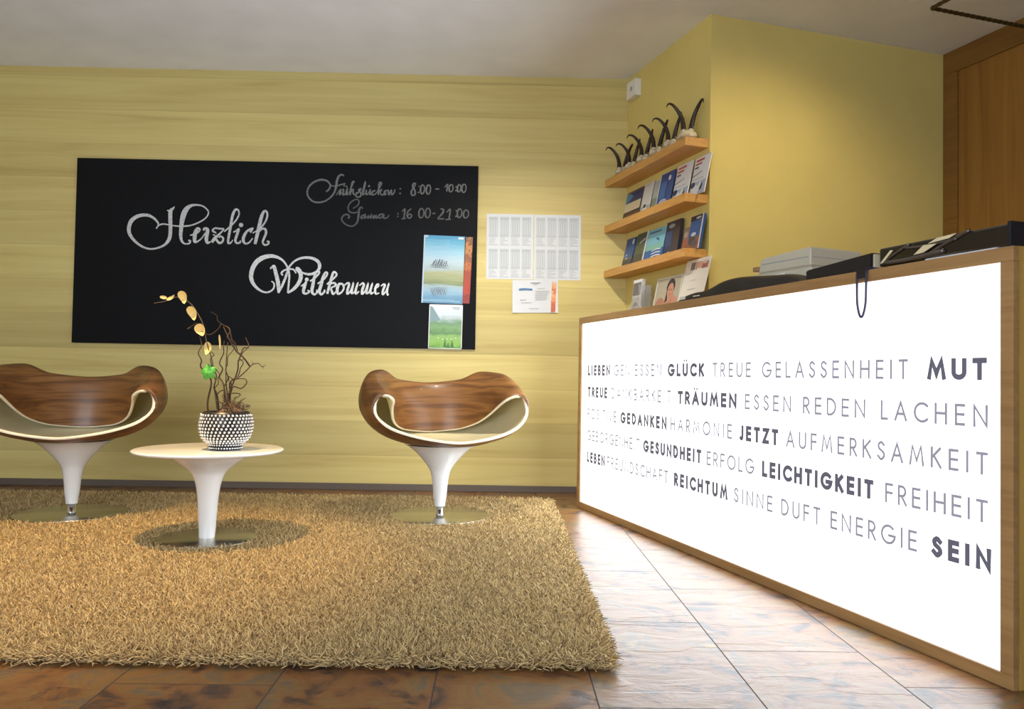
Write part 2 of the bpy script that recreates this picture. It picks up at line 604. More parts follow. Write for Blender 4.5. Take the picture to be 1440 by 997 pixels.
mb = MB(); mb.box((-2.94, -2.055, 0.56), (0.54, -2.045, 2.29)); mb.build('window_pane', M_clear, wo)

# ================================================================== recessed ceiling lamps
# (each lamp's light lives with its fitting)
DOWN = [((-1.50, 2.90), 225, (1.0, 0.68, 0.33), 60, 'round recessed ceiling lamp above the front of the rug', (-1.50, 2.90)),
        ((0.15, 3.25), 120, (1.0, 0.93, 0.80), 78, 'added unseen ceiling lamp above the right edge of the rug, brightening the back wall', (0.05, 5.0)),  # added wall washer, unseen; brightens the lower right back wall and rug
        ((1.62, 3.10), 34, (1.0, 0.80, 0.48), 110, 'round recessed ceiling lamp behind the lit counter', (1.38, 4.0))]
for (x, y), e, colr, ang, lab, tgt in DOWN:
    t = thing('recessed_ceiling_lamp', (x, y, ZC - 0.02), 0, lab, 'lamp')
    mb = MB(); mb.lathe([(0.045, 0.02), (0.045, 0.004), (0.05, 0.0), (0.062, 0.0), (0.066, 0.006), (0.066, 0.02)], 32); mb.build('bezel', M_chrome, t)
    mb = MB(); mb.lathe([(0.0, 0.012), (0.045, 0.012)], 32); mb.build('lamp_glass', M_bulb, t)
    lamp('downlight', 'SPOT', (x, y, ZC - 0.03), e, colr, (tgt[0], tgt[1], 1.15 if x > 1 else (0.25 if x > 0 else 0.0)), spot_size=math.radians(ang), spot_blend=1.0 if x > 0 else 0.75, shadow_soft_size=0.045)

# ================================================================== lit counter
S0, S1, ZT = 1.447, 4.165, 1.065
ctr = thing('reception_counter', P(KC, (S0 + S1) / 2, 0), TH,
            'long wooden reception counter with a glowing white front covered in German words', 'counter')
cs = (S0 + S1) / 2


def L(k, s, z):
    return (k - KC, s - cs, z)


mb = MB(); mb.box(L(KC + 0.02, S0, 0), L(KB, S1, ZT)); mb.build('carcass', M_counter_end, ctr)
FB = 0.036
mb = MB()
mb.box(L(KC, S0, ZT - FB), L(KC + 0.02, S1, ZT), bev=0.002)
mb.box(L(KC, S0, 0.0), L(KC + 0.02, S1, 0.034), bev=0.002)
mb.box(L(KC, S0, 0.034), L(KC + 0.02, S0 + FB, ZT - FB), bev=0.002)
mb.box(L(KC, S1 - FB, 0.034), L(KC + 0.02, S1, ZT - FB), bev=0.002)
mb.build('frame', M_counter, ctr)
mb = MB(); mb.box(L(KC + 0.008, S0 + FB, 0.034), L(KC + 0.02, S1 - FB, ZT - FB))
panel = mb.build('light_panel', M_panel, ctr)
# the light the tubes in the box send out through the acrylic
pl_c = P(KC - 0.004, cs, 0.53)
lamp('lightbox_tubes', 'AREA', pl_c, 19, (0.86, 0.93, 1.0), pl_c - NV, shape='RECTANGLE', size=2.62, size_y=0.98)

# ---- geometric sans capitals as centre-line strokes, cap height 1


def arc(cx, cy, rx, ry, a0, a1, n=14):
    return [(cx + rx * math.cos(math.radians(a0 + (a1 - a0) * i / n)), cy + ry * math.sin(math.radians(a0 + (a1 - a0) * i / n))) for i in range(n + 1)]


GL = {
    'A': (0.76, [[(0, 0), (0.38, 1), (0.76, 0)], [(0.14, 0.34), (0.62, 0.34)]]),
    'B': (0.52, [[(0, 0), (0, 1), (0.24, 1)] + arc(0.24, 0.765, 0.22, 0.235, 90, -90) + [(0, 0.53)], [(0.24, 0.53)] + arc(0.26, 0.265, 0.26, 0.265, 90, -90) + [(0, 0)]]),
    'C': (0.78, [arc(0.5, 0.5, 0.5, 0.5, 48, 312, 26)]),
    'D': (0.68, [[(0, 0), (0, 1), (0.2, 1)] + arc(0.2, 0.5, 0.48, 0.5, 90, -90, 20) + [(0, 0)]]),
    'E': (0.48, [[(0.48, 1), (0, 1), (0, 0), (0.48, 0)], [(0, 0.52), (0.45, 0.52)]]),
    'F': (0.46, [[(0.46, 1), (0, 1), (0, 0)], [(0, 0.52), (0.43, 0.52)]]),
    'G': (0.96, [arc(0.5, 0.5, 0.5, 0.5, 48, 354, 30) + [(0.56, 0.45)]]),
    'H': (0.66, [[(0, 0), (0, 1)], [(0.66, 0), (0.66, 1)], [(0, 0.52), (0.66, 0.52)]]),
    'I': (0.02, [[(0.01, 0), (0.01, 1)]]),
    'J': (0.30, [[(0.3, 1), (0.3, 0.2)] + arc(0.14, 0.18, 0.16, 0.18, 0, -130, 8)]),
    'K': (0.58, [[(0, 0), (0, 1)], [(0.54, 1), (0.02, 0.5)], [(0.14, 0.6), (0.58, 0)]]),
    'L': (0.42, [[(0, 1), (0, 0), (0.42, 0)]]),
    'M': (0.90, [[(0, 0), (0.15, 1), (0.45, 0.18), (0.75, 1), (0.90, 0)]]),
    'N': (0.70, [[(0, 0), (0, 1), (0.70, 0), (0.70, 1)]]),
    'O': (1.0, [arc(0.5, 0.5, 0.5, 0.5, 0, 352, 34) + [(1.0, 0.5)]]),
    'P': (0.48, [[(0, 0), (0, 1), (0.22, 1)] + arc(0.22, 0.73, 0.26, 0.27, 90, -90) + [(0, 0.46)]]),
    'R': (0.52, [[(0, 0), (0, 1), (0.22, 1)] + arc(0.22, 0.73, 0.26, 0.27, 90, -90) + [(0, 0.46)], [(0.2, 0.46), (0.52, 0)]]),
    'S': (0.50, [catmull([(0.46, 0.86), (0.27, 1.0), (0.06, 0.86), (0.10, 0.64), (0.26, 0.53), (0.44, 0.40), (0.49, 0.2), (0.26, 0.0), (0.02, 0.17)], 5)]),
    'T': (0.54, [[(0, 1), (0.54, 1)], [(0.27, 1), (0.27, 0)]]),
    'U': (0.62, [[(0, 1), (0, 0.31)] + arc(0.31, 0.31, 0.31, 0.31, 180, 360, 16) + [(0.62, 1)]]),
    'V': (0.72, [[(0, 1), (0.36, 0), (0.72, 1)]]),
    'Z': (0.58, [[(0, 1), (0.58, 1), (0, 0), (0.58, 0)]]),
}
ROWS = [[('LIEBEN', 4.045, 3.756, 1), ('GENIESSEN', 3.706, 3.207, 0), ('GLÜCK', 3.148, 2.846, 1), ('TREUE', 2.783, 2.523, 0), ('GELASSENHEIT', 2.456, 1.779, 0), ('MUT', 1.712, 1.526, 1)],
        [('TREUE', 4.041, 3.787, 1), ('DANKBARKEIT', 3.735, 3.116, 0), ('TRÄUMEN', 3.057, 2.613, 1), ('ESSEN', 2.56, 2.289, 0), ('REDEN', 2.228, 1.942, 0), ('LACHEN', 1.881, 1.523, 0)],
        [('POSITIVE', 4.042, 3.672, 0), ('GEDANKEN', 3.624, 3.153, 1), ('HARMONIE', 3.117, 2.642, 0), ('JETZT', 2.593, 2.358, 1), ('AUFMERKSAMKEIT', 2.315, 1.523, 0)],
        [('GEBORGENHEIT', 4.043, 3.413, 0), ('GESUNDHEIT', 3.374, 2.861, 1), ('ERFOLG', 2.819, 2.498, 0), ('LEICHTIGKEIT', 2.451, 1.908, 1), ('FREIHEIT', 1.862, 1.523, 0)],
        [('LEBEN', 4.041, 3.804, 1), ('FREUNDSCHAFT', 3.776, 3.135, 0), ('REICHTUM', 3.082, 2.668, 1), ('SINNE', 2.626, 2.387, 0), ('DUFT', 2.339, 2.138, 0), ('ENERGIE', 2.091, 1.745, 0), ('SEIN', 1.696, 1.513, 1)]]
CAP = 0.057
for ri, row in enumerate(ROWS):
    zt = 0.796 - 0.1185 * ri
    z0 = zt - CAP
    for word, sa, sb, bold in row:
        mb = MB()
        sw = (0.25 if bold else 0.135) * CAP
        h = CAP - sw
        Lw = abs(sa - sb) - sw
        gl = [GL[{'Ä': 'A', 'Ü': 'U'}.get(ch, ch)] for ch in word]
        tw = sum(g[0] for g in gl) * h
        gap = (Lw - tw) / max(1, len(word) - 1)
        gmin = (0.30 if bold else 0.24) * CAP
        k = 1.0
        if gap < gmin:
            gap = gmin
            k = (Lw - gap * (len(word) - 1)) / tw
        elif gap > 0.55 * CAP:
            gap = 0.55 * CAP
            k = (Lw - gap * (len(word) - 1)) / tw
        x = sw / 2
        for ch, (gw, strokes) in zip(word, gl):
            def t3(px, py, sa=sa):
                return L(KC + 0.0072 - lift, sa - px, z0 + py)
            for si, st in enumerate(strokes):
                lift = 4e-5 * si
                q2 = [np.array((x + p[0] * h * k, sw / 2 + p[1] * h)) for p in st]
                if np.linalg.norm(q2[0] - q2[-1]) > 1e-6:       # square ends
                    q2[0] = q2[0] + (q2[0] - q2[1]) / (np.linalg.norm(q2[0] - q2[1]) + 1e-9) * sw / 2
                    q2[-1] = q2[-1] + (q2[-1] - q2[-2]) / (np.linalg.norm(q2[-1] - q2[-2]) + 1e-9) * sw / 2
                ribbon(mb, q2, sw, t3)
            lift = 0.0
            if ch in 'ÄÜ':
                for dx in (-0.19, 0.19):
                    cx = x + (gw / 2 + dx) * h * k
                    ribbon(mb, [(cx - 0.085 * CAP, CAP * 1.20), (cx + 0.085 * CAP, CAP * 1.20)], 0.16 * CAP, t3)
            x += gw * h * k + gap
        mb.build('printed_word', M_film if bold else M_film_glare, panel)

# ================================================================== chalkboard
BX0, BX1, BZ0, BZ1 = -2.680, -0.161, 0.891, 2.053
board = thing('chalkboard', (0.5 * (BX0 + BX1), D - 0.006, BZ0), 0,
              'large black chalkboard with white handwritten German greeting and opening times', 'chalkboard')
bx, by, bz = board.location
mb = MB(); mb.box((BX0 - bx, D - 0.014 - by, 0), (BX1 - bx, D - 0.002 - by, BZ1 - bz), bev=0.002); mb.build('board', M_board, board)

# image pixels, u to the right, v down, mapped onto the board by a fitted affine


def bpt(u, v):
    X = -3.18172 + 0.00444373 * u + 0.000110929 * v
    Z = 3.036604 + 0.0000859910 * u - 0.00447883 * v
    return (X - bx, D - 0.0146 - by, Z - bz)


US = 0.00447


def script(name, org, strokes, dots, mat_, wk=1.08):
    mb = MB()
    for si, st in enumerate(strokes):
        pts = catmull(st, 7)
        p2 = [(org[0] + p[0] / 12.0, org[1] + p[1] / 12.0) for p in pts]
        ww = [max(0.5, p[2] / 12.0 * wk) for p in pts]
        ribbon(mb, p2, ww, lambda a, b_: Vector(bpt(a, b_)) + Vector((0, -5e-5 * si, 0)), rise=Vector((0, -5e-6, 0)))
    for x, y, r in dots:
        cx, cy = org[0] + x / 12, org[1] + y / 12
        r /= 12
        ring = [bpt(cx + r * math.cos(a * PI / 5), cy + r * math.sin(a * PI / 5)) for a in range(10)]
        mb.add(ring, [tuple(reversed(range(10)))])
    return mb.build(name, mat_, board)


herz = [
    [(888, 125, 16), (870, 155, 30), (835, 185, 52), (822, 230, 62), (820, 300, 62), (824, 450, 58), (820, 600, 56), (795, 690, 55), (735, 765, 38), (640, 815, 30), (510, 842, 26), (390, 820, 30), (270, 748, 36), (175, 650, 45), (130, 560, 55), (128, 470, 60), (165, 370, 62), (245, 303, 58), (345, 272, 50), (450, 275, 45), (540, 320, 36), (600, 380, 30), (622, 435, 25), (585, 500, 18)],
    [(765, 190, 14), (790, 195, 24), (825, 205, 30)],
    [(620, 445, 20), (690, 422, 24), (790, 432, 20), (900, 452, 20), (1040, 458, 24), (1180, 440, 22), (1330, 380, 22), (1430, 305, 20), (1465, 225, 22), (1430, 165, 22), (1360, 115, 22), (1260, 98, 28), (1160, 115, 48), (1085, 180, 78), (1040, 280, 82), (1015, 400, 68), (1003, 520, 58), (998, 620, 50), (1015, 705, 38), (1055, 748, 25), (1105, 757, 22), (1150, 742, 26), (1158, 705, 26), (1125, 700, 25)],
    [(1155, 610, 18), (1220, 597, 25), (1290, 560, 25), (1322, 515, 25), (1283, 497, 42), (1245, 560, 60), (1232, 650, 60), (1237, 720, 45), (1290, 710, 25), (1350, 660, 20), (1410, 575, 20)],
    [(1385, 530, 30), (1390, 500, 30), (1415, 492, 35), (1450, 515, 50), (1442, 580, 60), (1430, 680, 55), (1450, 740, 40), (1500, 720, 22)],
    [(1555, 545, 30), (1575, 562, 28), (1532, 530, 25), (1575, 492, 25), (1650, 500, 28), (1722, 508, 22), (1650, 590, 30), (1570, 665, 50), (1522, 730, 42)],
    [(1560, 640, 28), (1600, 690, 35), (1650, 742, 35), (1700, 718, 32), (1712, 660, 30), (1670, 627, 25), (1642, 650, 24)],
    [(1540, 600, 16), (1625, 632, 18)],
    [(1730, 550, 18), (1820, 472, 25), (1920, 370, 25), (1980, 262, 25), (1968, 190, 28), (1922, 177, 34), (1880, 250, 42), (1855, 360, 42), (1832, 500, 40), (1810, 620, 40), (1797, 735, 32), (1840, 740, 25), (1877, 690, 14)],
    [(1885, 560, 18), (1940, 532, 28), (1975, 512, 36), (1947, 600, 42), (1920, 690, 38), (1940, 742, 30), (1998, 732, 28), (2005, 700, 22)],
    [(2165, 560, 38), (2200, 520, 28), (2208, 492, 24), (2130, 530, 32), (2072, 610, 46), (2052, 690, 46), (2082, 750, 30), (2150, 735, 25), (2212, 660, 16)],
    [(2210, 575, 16), (2330, 500, 25), (2420, 390, 28), (2458, 285, 30), (2447, 215, 32), (2405, 205, 36), (2362, 290, 52), (2330, 420, 56), (2298, 560, 56), (2252, 760, 46)],
    [(2310, 560, 22), (2370, 502, 30), (2425, 512, 38), (2435, 580, 36), (2400, 670, 35), (2382, 730, 30), (2415, 775, 28), (2475, 757, 28), (2482, 718, 24), (2450, 715, 22)],
]
script('chalk_writing', (170, 280), herz, [(2015, 437, 38)], chalk_mat('chalk_soft_white', 0.62))
will = [
    [(490, 545, 20), (532, 590, 24), (522, 670, 26), (460, 722, 28), (380, 733, 28), (280, 690, 36), (190, 600, 50), (148, 500, 62), (148, 420, 66), (180, 310, 70), (250, 210, 74), (350, 147, 70), (460, 122, 60), (560, 133, 48), (660, 180, 35), (728, 255, 28), (765, 335, 30), (788, 430, 32), (785, 540, 30), (775, 640, 30), (765, 745, 26)],
    [(465, 335, 22), (500, 310, 34), (532, 300, 50), (560, 400, 56), (585, 500, 60), (603, 600, 60), (605, 745, 26)],
    [(605, 745, 26), (660, 640, 38), (720, 500, 38), (765, 370, 34), (800, 290, 30), (880, 208, 30), (980, 160, 36), (1090, 148, 40), (1200, 166, 46), (1280, 222, 50), (1303, 300, 50), (1270, 370, 42), (1200, 415, 40), (1130, 430, 40), (1060, 420, 32), (1000, 395, 20)],
    [(680, 448, 24), (657, 410, 28), (700, 365, 28), (770, 345, 28), (860, 350, 25), (905, 415, 18)],
    [(765, 745, 26), (860, 680, 46), (940, 590, 56), (982, 490, 62), (975, 400, 66), (930, 345, 72), (895, 340, 46)],
    [(985, 632, 18), (1050, 592, 34), (1070, 565, 36), (1042, 650, 50), (1030, 735, 42), (1080, 755, 30), (1127, 722, 28), (1098, 700, 24)],
    [(1140, 547, 24), (1210, 500, 28), (1280, 430, 28), (1297, 390, 30), (1250, 388, 30), (1215, 470, 40), (1190, 600, 50), (1172, 715, 46), (1210, 770, 32), (1258, 735, 30), (1255, 690, 24)],
    [(1270, 590, 24), (1340, 540, 28), (1410, 470, 28), (1432, 410, 28), (1400, 402, 32), (1360, 480, 42), (1330, 600, 50), (1298, 715, 46), (1330, 770, 32), (1380, 725, 30), (1385, 690, 24)],
    [(1425, 600, 24), (1470, 560, 25), (1540, 500, 28), (1588, 440, 30), (1568, 398, 30), (1535, 400, 36), (1500, 500, 40), (1468, 620, 42), (1430, 760, 36)],
    [(1450, 640, 20), (1500, 582, 28), (1560, 582, 32), (1572, 620, 30), (1500, 662, 25), (1510, 720, 35), (1532, 765, 28), (1585, 718, 24)],
    [(1680, 590, 28), (1630, 600, 40), (1600, 680, 46), (1612, 758, 36), (1670, 735, 28), (1710, 670, 28), (1702, 612, 30), (1670, 582, 28)],
    [(1690, 640, 18), (1730, 608, 22), (1780, 576, 28), (1800, 602, 36), (1775, 690, 38), (1770, 758, 34), (1820, 720, 25), (1855, 640, 28), (1870, 592, 30), (1850, 690, 36), (1842, 750, 30), (1890, 730, 24), (1930, 640, 28), (1945, 592, 30), (1915, 690, 36), (1916, 758, 30), (1970, 718, 20)],
    [(1975, 622, 18), (2030, 580, 28), (2050, 612, 38), (2025, 690, 40), (2020, 758, 35), (2070, 720, 25), (2105, 640, 28), (2120, 597, 30), (2100, 690, 36), (2096, 752, 30), (2140, 730, 24), (2175, 640, 28), (2190, 602, 30), (2165, 690, 36), (2170, 758, 28), (2222, 730, 18)],
    [(2225, 680, 18), (2290, 640, 22), (2300, 602, 25), (2270, 607, 28), (2242, 680, 36), (2252, 758, 30), (2312, 745, 18)],
    [(2338, 632, 18), (2385, 597, 25), (2405, 622, 36), (2375, 700, 36), (2370, 768, 32), (2415, 730, 22), (2455, 650, 25), (2470, 602, 28), (2445, 700, 32), (2450, 778, 24), (2472, 762, 16)],
]
script('chalk_writing', (340, 350), will, [(1085, 518, 34)], chalk_mat('chalk_bright_white', 0.86))


def oval(cx, cy, rx, ry, wd, n=12):
    return [(cx + rx * math.sin(a * 2 * PI / n) + 6 * math.cos(a * 2 * PI / n), cy - ry * math.cos(a * 2 * PI / n), wd * (1.15 if math.sin(a * 2 * PI / n) < 0 else 0.85)) for a in range(n + 1)]


frueh = [
    [(395, 355, 26), (450, 300, 28), (462, 230, 28), (402, 165, 32), (300, 150, 36), (190, 188, 34), (108, 262, 30), (74, 360, 28), (100, 450, 28), (180, 520, 30), (280, 533, 30), (380, 508, 28), (470, 445, 28), (530, 370, 30), (562, 270, 36), (578, 170, 40), (608, 92, 38), (660, 62, 30), (700, 85, 20)],
    [(478, 245, 18), (560, 258, 18), (650, 230, 22), (722, 215, 24)],
    [(565, 412, 12), (610, 350, 20), (642, 320, 28), (625, 400, 28), (660, 365, 16)],
    [(668, 310, 24), (690, 322, 28), (680, 400, 28), (720, 388, 22), (752, 308, 28), (745, 402, 28), (790, 360, 18), (850, 205, 26), (872, 182, 22), (842, 190, 30), (815, 300, 30), (802, 412, 24)],
    [(810, 362, 18), (850, 312, 28), (855, 380, 28), (890, 402, 20), (960, 345, 24), (985, 302, 26), (947, 322, 26), (980, 370, 26), (985, 418, 26), (940, 443, 26), (897, 420, 24), (910, 372, 24), (942, 365, 18)],
    [(1000, 390, 16), (1058, 195, 30), (1032, 330, 28), (1020, 405, 22), (1060, 375, 16)],
    [(1078, 318, 24), (1076, 398, 26), (1120, 370, 22), (1142, 318, 26), (1136, 402, 24), (1165, 375, 14)],
    [(1232, 330, 24), (1182, 350, 28), (1176, 400, 26), (1240, 380, 18), (1330, 225, 26), (1320, 195, 26), (1294, 222, 28), (1280, 405, 26)],
    [(1288, 345, 20), (1335, 318, 24), (1310, 362, 22), (1348, 408, 22), (1412, 335, 22), (1388, 345, 28), (1385, 402, 26), (1425, 380, 18)],
    [(1432, 335, 20), (1448, 330, 26), (1462, 400, 26), (1500, 325, 24), (1508, 398, 26), (1550, 365, 22), (1560, 310, 20)],
    [(1920, 208, 20), (1882, 212, 30), (1866, 270, 30), (1902, 330, 28), (1902, 400, 26), (1852, 407, 28), (1842, 345, 26), (1890, 272, 22), (1920, 210, 20)],
    oval(2032, 310, 34, 76, 26), oval(2132, 312, 36, 78, 26),
    [(2250, 306, 20), (2285, 302, 22), (2318, 305, 16)],
    [(2408, 280, 14), (2458, 228, 26), (2444, 345, 24)],
    oval(2518, 290, 34, 62, 24), oval(2656, 290, 30, 62, 24), oval(2738, 292, 36, 70, 24),
]
M_faint, M_dust = chalk_mat('chalk_faint_grey', 0.20), chalk_mat('chalk_faint_dust', 0.14)
script('chalk_writing', (425, 240), frueh[:9], [(700, 250, 15), (742, 262, 15), (1122, 255, 20)], M_faint, 0.95)
script('chalk_time', (425, 240), frueh[9:12], [(1655, 300, 13), (1650, 380, 15), (1970, 258, 11), (1962, 362, 13)], M_faint, 0.95)
script('chalk_time', (425, 240), frueh[12:], [(2606, 268, 14), (2602, 330, 14)], M_faint, 0.95)
sauna = [
    [(850, 635, 20), (930, 582, 22), (952, 515, 22), (910, 480, 22), (822, 522, 22), (768, 610, 24), (790, 688, 26), (860, 710, 24), (925, 698, 18)],
    [(1012, 642, 20), (992, 612, 22), (955, 650, 36), (942, 760, 38), (920, 868, 30), (850, 933, 24), (760, 923, 24), (682, 870, 24), (657, 810, 24), (692, 752, 26), (750, 737, 28), (790, 770, 26), (765, 805, 34)],
    [(1042, 740, 20), (992, 770, 26), (992, 805, 24), (1040, 780, 22), (1057, 740, 24), (1050, 800, 24), (1085, 770, 14)],
    [(1112, 748, 24), (1102, 800, 24), (1150, 762, 20), (1162, 740, 24), (1150, 800, 22), (1185, 765, 14)],
    [(1202, 745, 26), (1200, 802, 26), (1240, 752, 24), (1246, 800, 26), (1275, 780, 14)],
    [(1362, 730, 24), (1302, 742, 28), (1282, 790, 26), (1330, 790, 22), (1372, 740, 26), (1372, 800, 24), (1430, 790, 20), (1462, 745, 18)],
    [(1680, 690, 14), (1730, 650, 28), (1712, 805, 28)], [(1672, 812, 18), (1745, 806, 18)],
    [(1842, 635, 20), (1782, 690, 26), (1770, 770, 26), (1810, 800, 24), (1846, 760, 24), (1812, 730, 24), (1775, 762, 16)],
    oval(2010, 715, 42, 80, 24), oval(2120, 712, 42, 80, 24), [(2200, 720, 24), (2246, 717, 24)],
    [(2335, 640, 18), (2385, 655, 30), (2370, 715, 34), (2290, 802, 20)], [(2288, 812, 22), (2400, 810, 22)],
    [(2440, 702, 16), (2500, 652, 26), (2480, 812, 24)], [(2420, 823, 20), (2510, 817, 20)],
    oval(2660, 715, 38, 75, 24), oval(2770, 728, 44, 68, 24),
]
script('chalk_writing', (425, 240), sauna[:6], [], M_dust, 0.95)
script('chalk_time', (425, 240), sauna[6:12], [(1612, 722, 13), (1610, 770, 13)], M_dust, 0.95)
script('chalk_time', (425, 240), sauna[12:], [(2605, 672, 13), (2600, 768, 15)], M_dust, 0.95)

# ================================================================== sheets on the wall


def banded(name, stops, nscale=(6, 40, 1), namt=0.06, rough=0.45, horizontal=False, interp='LINEAR'):
    """printed picture: colour bands up the sheet broken by noise"""
    m = bpy.data.materials.new(name)
    nt, n, l, b = nodes_of(m)
    tc = n.new('ShaderNodeTexCoord')
    sx = n.new('ShaderNodeSeparateXYZ'); l.new(tc.outputs['Generated'], sx.inputs[0])
    mp = n.new('ShaderNodeMapping'); mp.inputs['Scale'].default_value = (nscale[0], 1, nscale[1]); l.new(tc.outputs['Generated'], mp.inputs['Vector'])
    nz = n.new('ShaderNodeTexNoise'); nz.inputs['Scale'].default_value = 1; nz.inputs['Detail'].default_value = 4
    l.new(mp.outputs[0], nz.inputs['Vector'])
    a = n.new('ShaderNodeMath'); a.operation = 'MULTIPLY_ADD'
    l.new(nz.outputs['Fac'], a.inputs[0]); a.inputs[1].default_value = namt * 2
    s = n.new('ShaderNodeMath'); s.operation = 'SUBTRACT'; s.inputs[1].default_value = namt
    l.new(sx.outputs['X' if horizontal else 'Z'], s.inputs[0]); l.new(s.outputs[0], a.inputs[2])
    rp = ramp(n, stops, interp); l.new(a.outputs[0], rp.inputs[0]); l.new(rp.outputs[0], b.inputs['Base Color'])
    b.inputs['Roughness'].default_value = rough
    return m


def sheet(name, x0, z0, w_, h_, y, mat_, label, cat, rot=0.0, group=None, curl=0.0, border=None):
    """thin paper hung on the back wall: root at the sheet's lower left, front looks to -Y"""
    t = thing(name, (x0, y, z0), 0, label, cat, group)
    t.rotation_euler = (0, rot, 0)
    mb = MB()
    nx, nz_ = 8, 10
    th_ = 0.0012
    vf = []
    for s_ in (0, 1):
        for j in range(nz_ + 1):
            for i in range(nx + 1):
                u, v = i / nx, j / nz_
                c = curl * ((2 * u - 1) ** 2) * (1 - v) ** 2
                vf.append((u * w_, -th_ * s_ - c, v * h_))
    k = (nx + 1) * (nz_ + 1)
    ff = []
    for j in range(nz_):
        for i in range(nx):
            a = j * (nx + 1) + i
            ff.append((a + 1, a, a + nx + 1, a + nx + 2))
            ff.append((k + a, k + a + 1, k + a + nx + 2, k + a + nx + 1))
    ring = [i for i in range(nx + 1)] + [j * (nx + 1) + nx for j in range(1, nz_ + 1)] + [nz_ * (nx + 1) + i for i in range(nx - 1, -1, -1)] + [j * (nx + 1) for j in range(nz_ - 1, 0, -1)]
    for a, b in zip(ring, ring[1:] + ring[:1]):
        ff.append((a, b, k + b, k + a))
    mb.add(vf, ff)
    mb.build('paper', mat_, t)
    return t


def quads(parent, name, items, w_, h_, mats, yoff=-0.0018):
    mb = MB()
    for (u0, v0, u1, v1, mi) in items:
        mb.add([(u0 * w_, yoff, v0 * h_), (u1 * w_, yoff, v0 * h_), (u1 * w_, yoff, v1 * h_), (u0 * w_, yoff, v1 * h_)], [(0, 1, 2, 3)], mi)
    return mb.build(name, mats, parent)


rnd = random.Random(3)
# A3 timetable sheets
for (x0, lab) in ((-0.100, 'white sheet of small grey timetables, left of the two, nearer the chalkboard'),
                  (0.2005, 'white sheet of small grey timetables, right of the two, nearer the counter')):
    t = sheet('timetable_sheet', x0, 1.339, 0.2965, 0.414, D - 0.0005, M_paper, lab, 'paper', rot=-0.006)
    it = []
    for r_ in range(2):
        for c in range(4):
            u0 = 0.045 + c * 0.236
            v0 = 0.035 + (1 - r_) * 0.49
            it.append((u0, v0 + 0.12, u0 + 0.195, v0 + 0.43, 0))
            for q in range(4):
                uu = u0 + 0.012 + q * 0.05
                it.append((uu, v0 + 0.16, uu + 0.010, v0 + 0.38, 1))
            it.append((u0, v0 + 0.395, u0 + 0.19, v0 + 0.402, 2))
            for q in range(5):
                vv = v0 + 0.02 + q * 0.02
                it.append((u0 + 0.01, vv, u0 + 0.08 + rnd.random() * 0.11, vv + 0.007, 2))
            it.append((u0, v0 - 0.004, u0 + 0.19, v0 + 0.006, 2))
    # draw the light column gaps above the grey blocks
    blocks = [i for i in it if i[4] == 0]
    fine = [i for i in it if i[4] != 0]
    pr = quads(t, 'printed_columns', blocks, 0.2965, 0.414, [M_papergrey])
    quads(pr, 'printed_lines', fine, 0.2965, 0.414, [M_papergrey, M_paper, flat('timetable_ink', (0.42, 0.45, 0.47), 0.7)], yoff=-0.0022)
# A4 notice under them
t = sheet('notice_sheet', 0.070, 1.128, 0.288, 0.207, D - 0.003, M_paper, 'white landscape notice with blue heading and orange strip, under the timetable sheets', 'paper', rot=-0.018, curl=0.006)
it = [(0.40, 0.90, 0.62, 0.925, 1), (0.46, 0.86, 0.56, 0.872, 1), (0.17, 0.74, 0.30, 0.75, 1), (0.55, 0.74, 0.72, 0.75, 1), (0.17, 0.38, 0.30, 0.395, 1), (0.19, 0.30, 0.42, 0.312, 1), (0.36, 0.12, 0.58, 0.132, 1)]
for q in range(9):
    it.append((0.50, 0.66 - q * 0.034, 0.74 + rnd.random() * 0.08, 0.668 - q * 0.034, 1))
pr = quads(t, 'printed_text', it, 0.288, 0.207, [M_papergrey, M_greyink], yoff=-0.0060)
mb = MB(); ribbon(mb, [(0.040 + 0.0105 * i, 0.146 + 0.003 * math.sin(i * PI / 8)) for i in range(9)], 0.010, lambda a, b_: (a * 1.02, -0.0066, b_)); mb.build('blue_heading', ink((0.06, 0.18, 0.42)), t)
mb = MB()
mb.add([(0.242, -0.0078, 0.004), (0.270, -0.0078, 0.004), (0.278, -0.0026, 0.196), (0.250, -0.0026, 0.196)], [(0, 1, 2, 3)])
mb.build('picture_strip', banded('orange_pictures', [(0.0, (0.55, 0.12, 0.05)), (0.3, (0.75, 0.28, 0.10)), (0.5, (0.85, 0.50, 0.25)), (0.6, (0.62, 0.18, 0.06)), (0.8, (0.75, 0.40, 0.2)), (1.0, (0.7, 0.5, 0.4))], (4, 14), 0.40, interp='CONSTANT'), t)

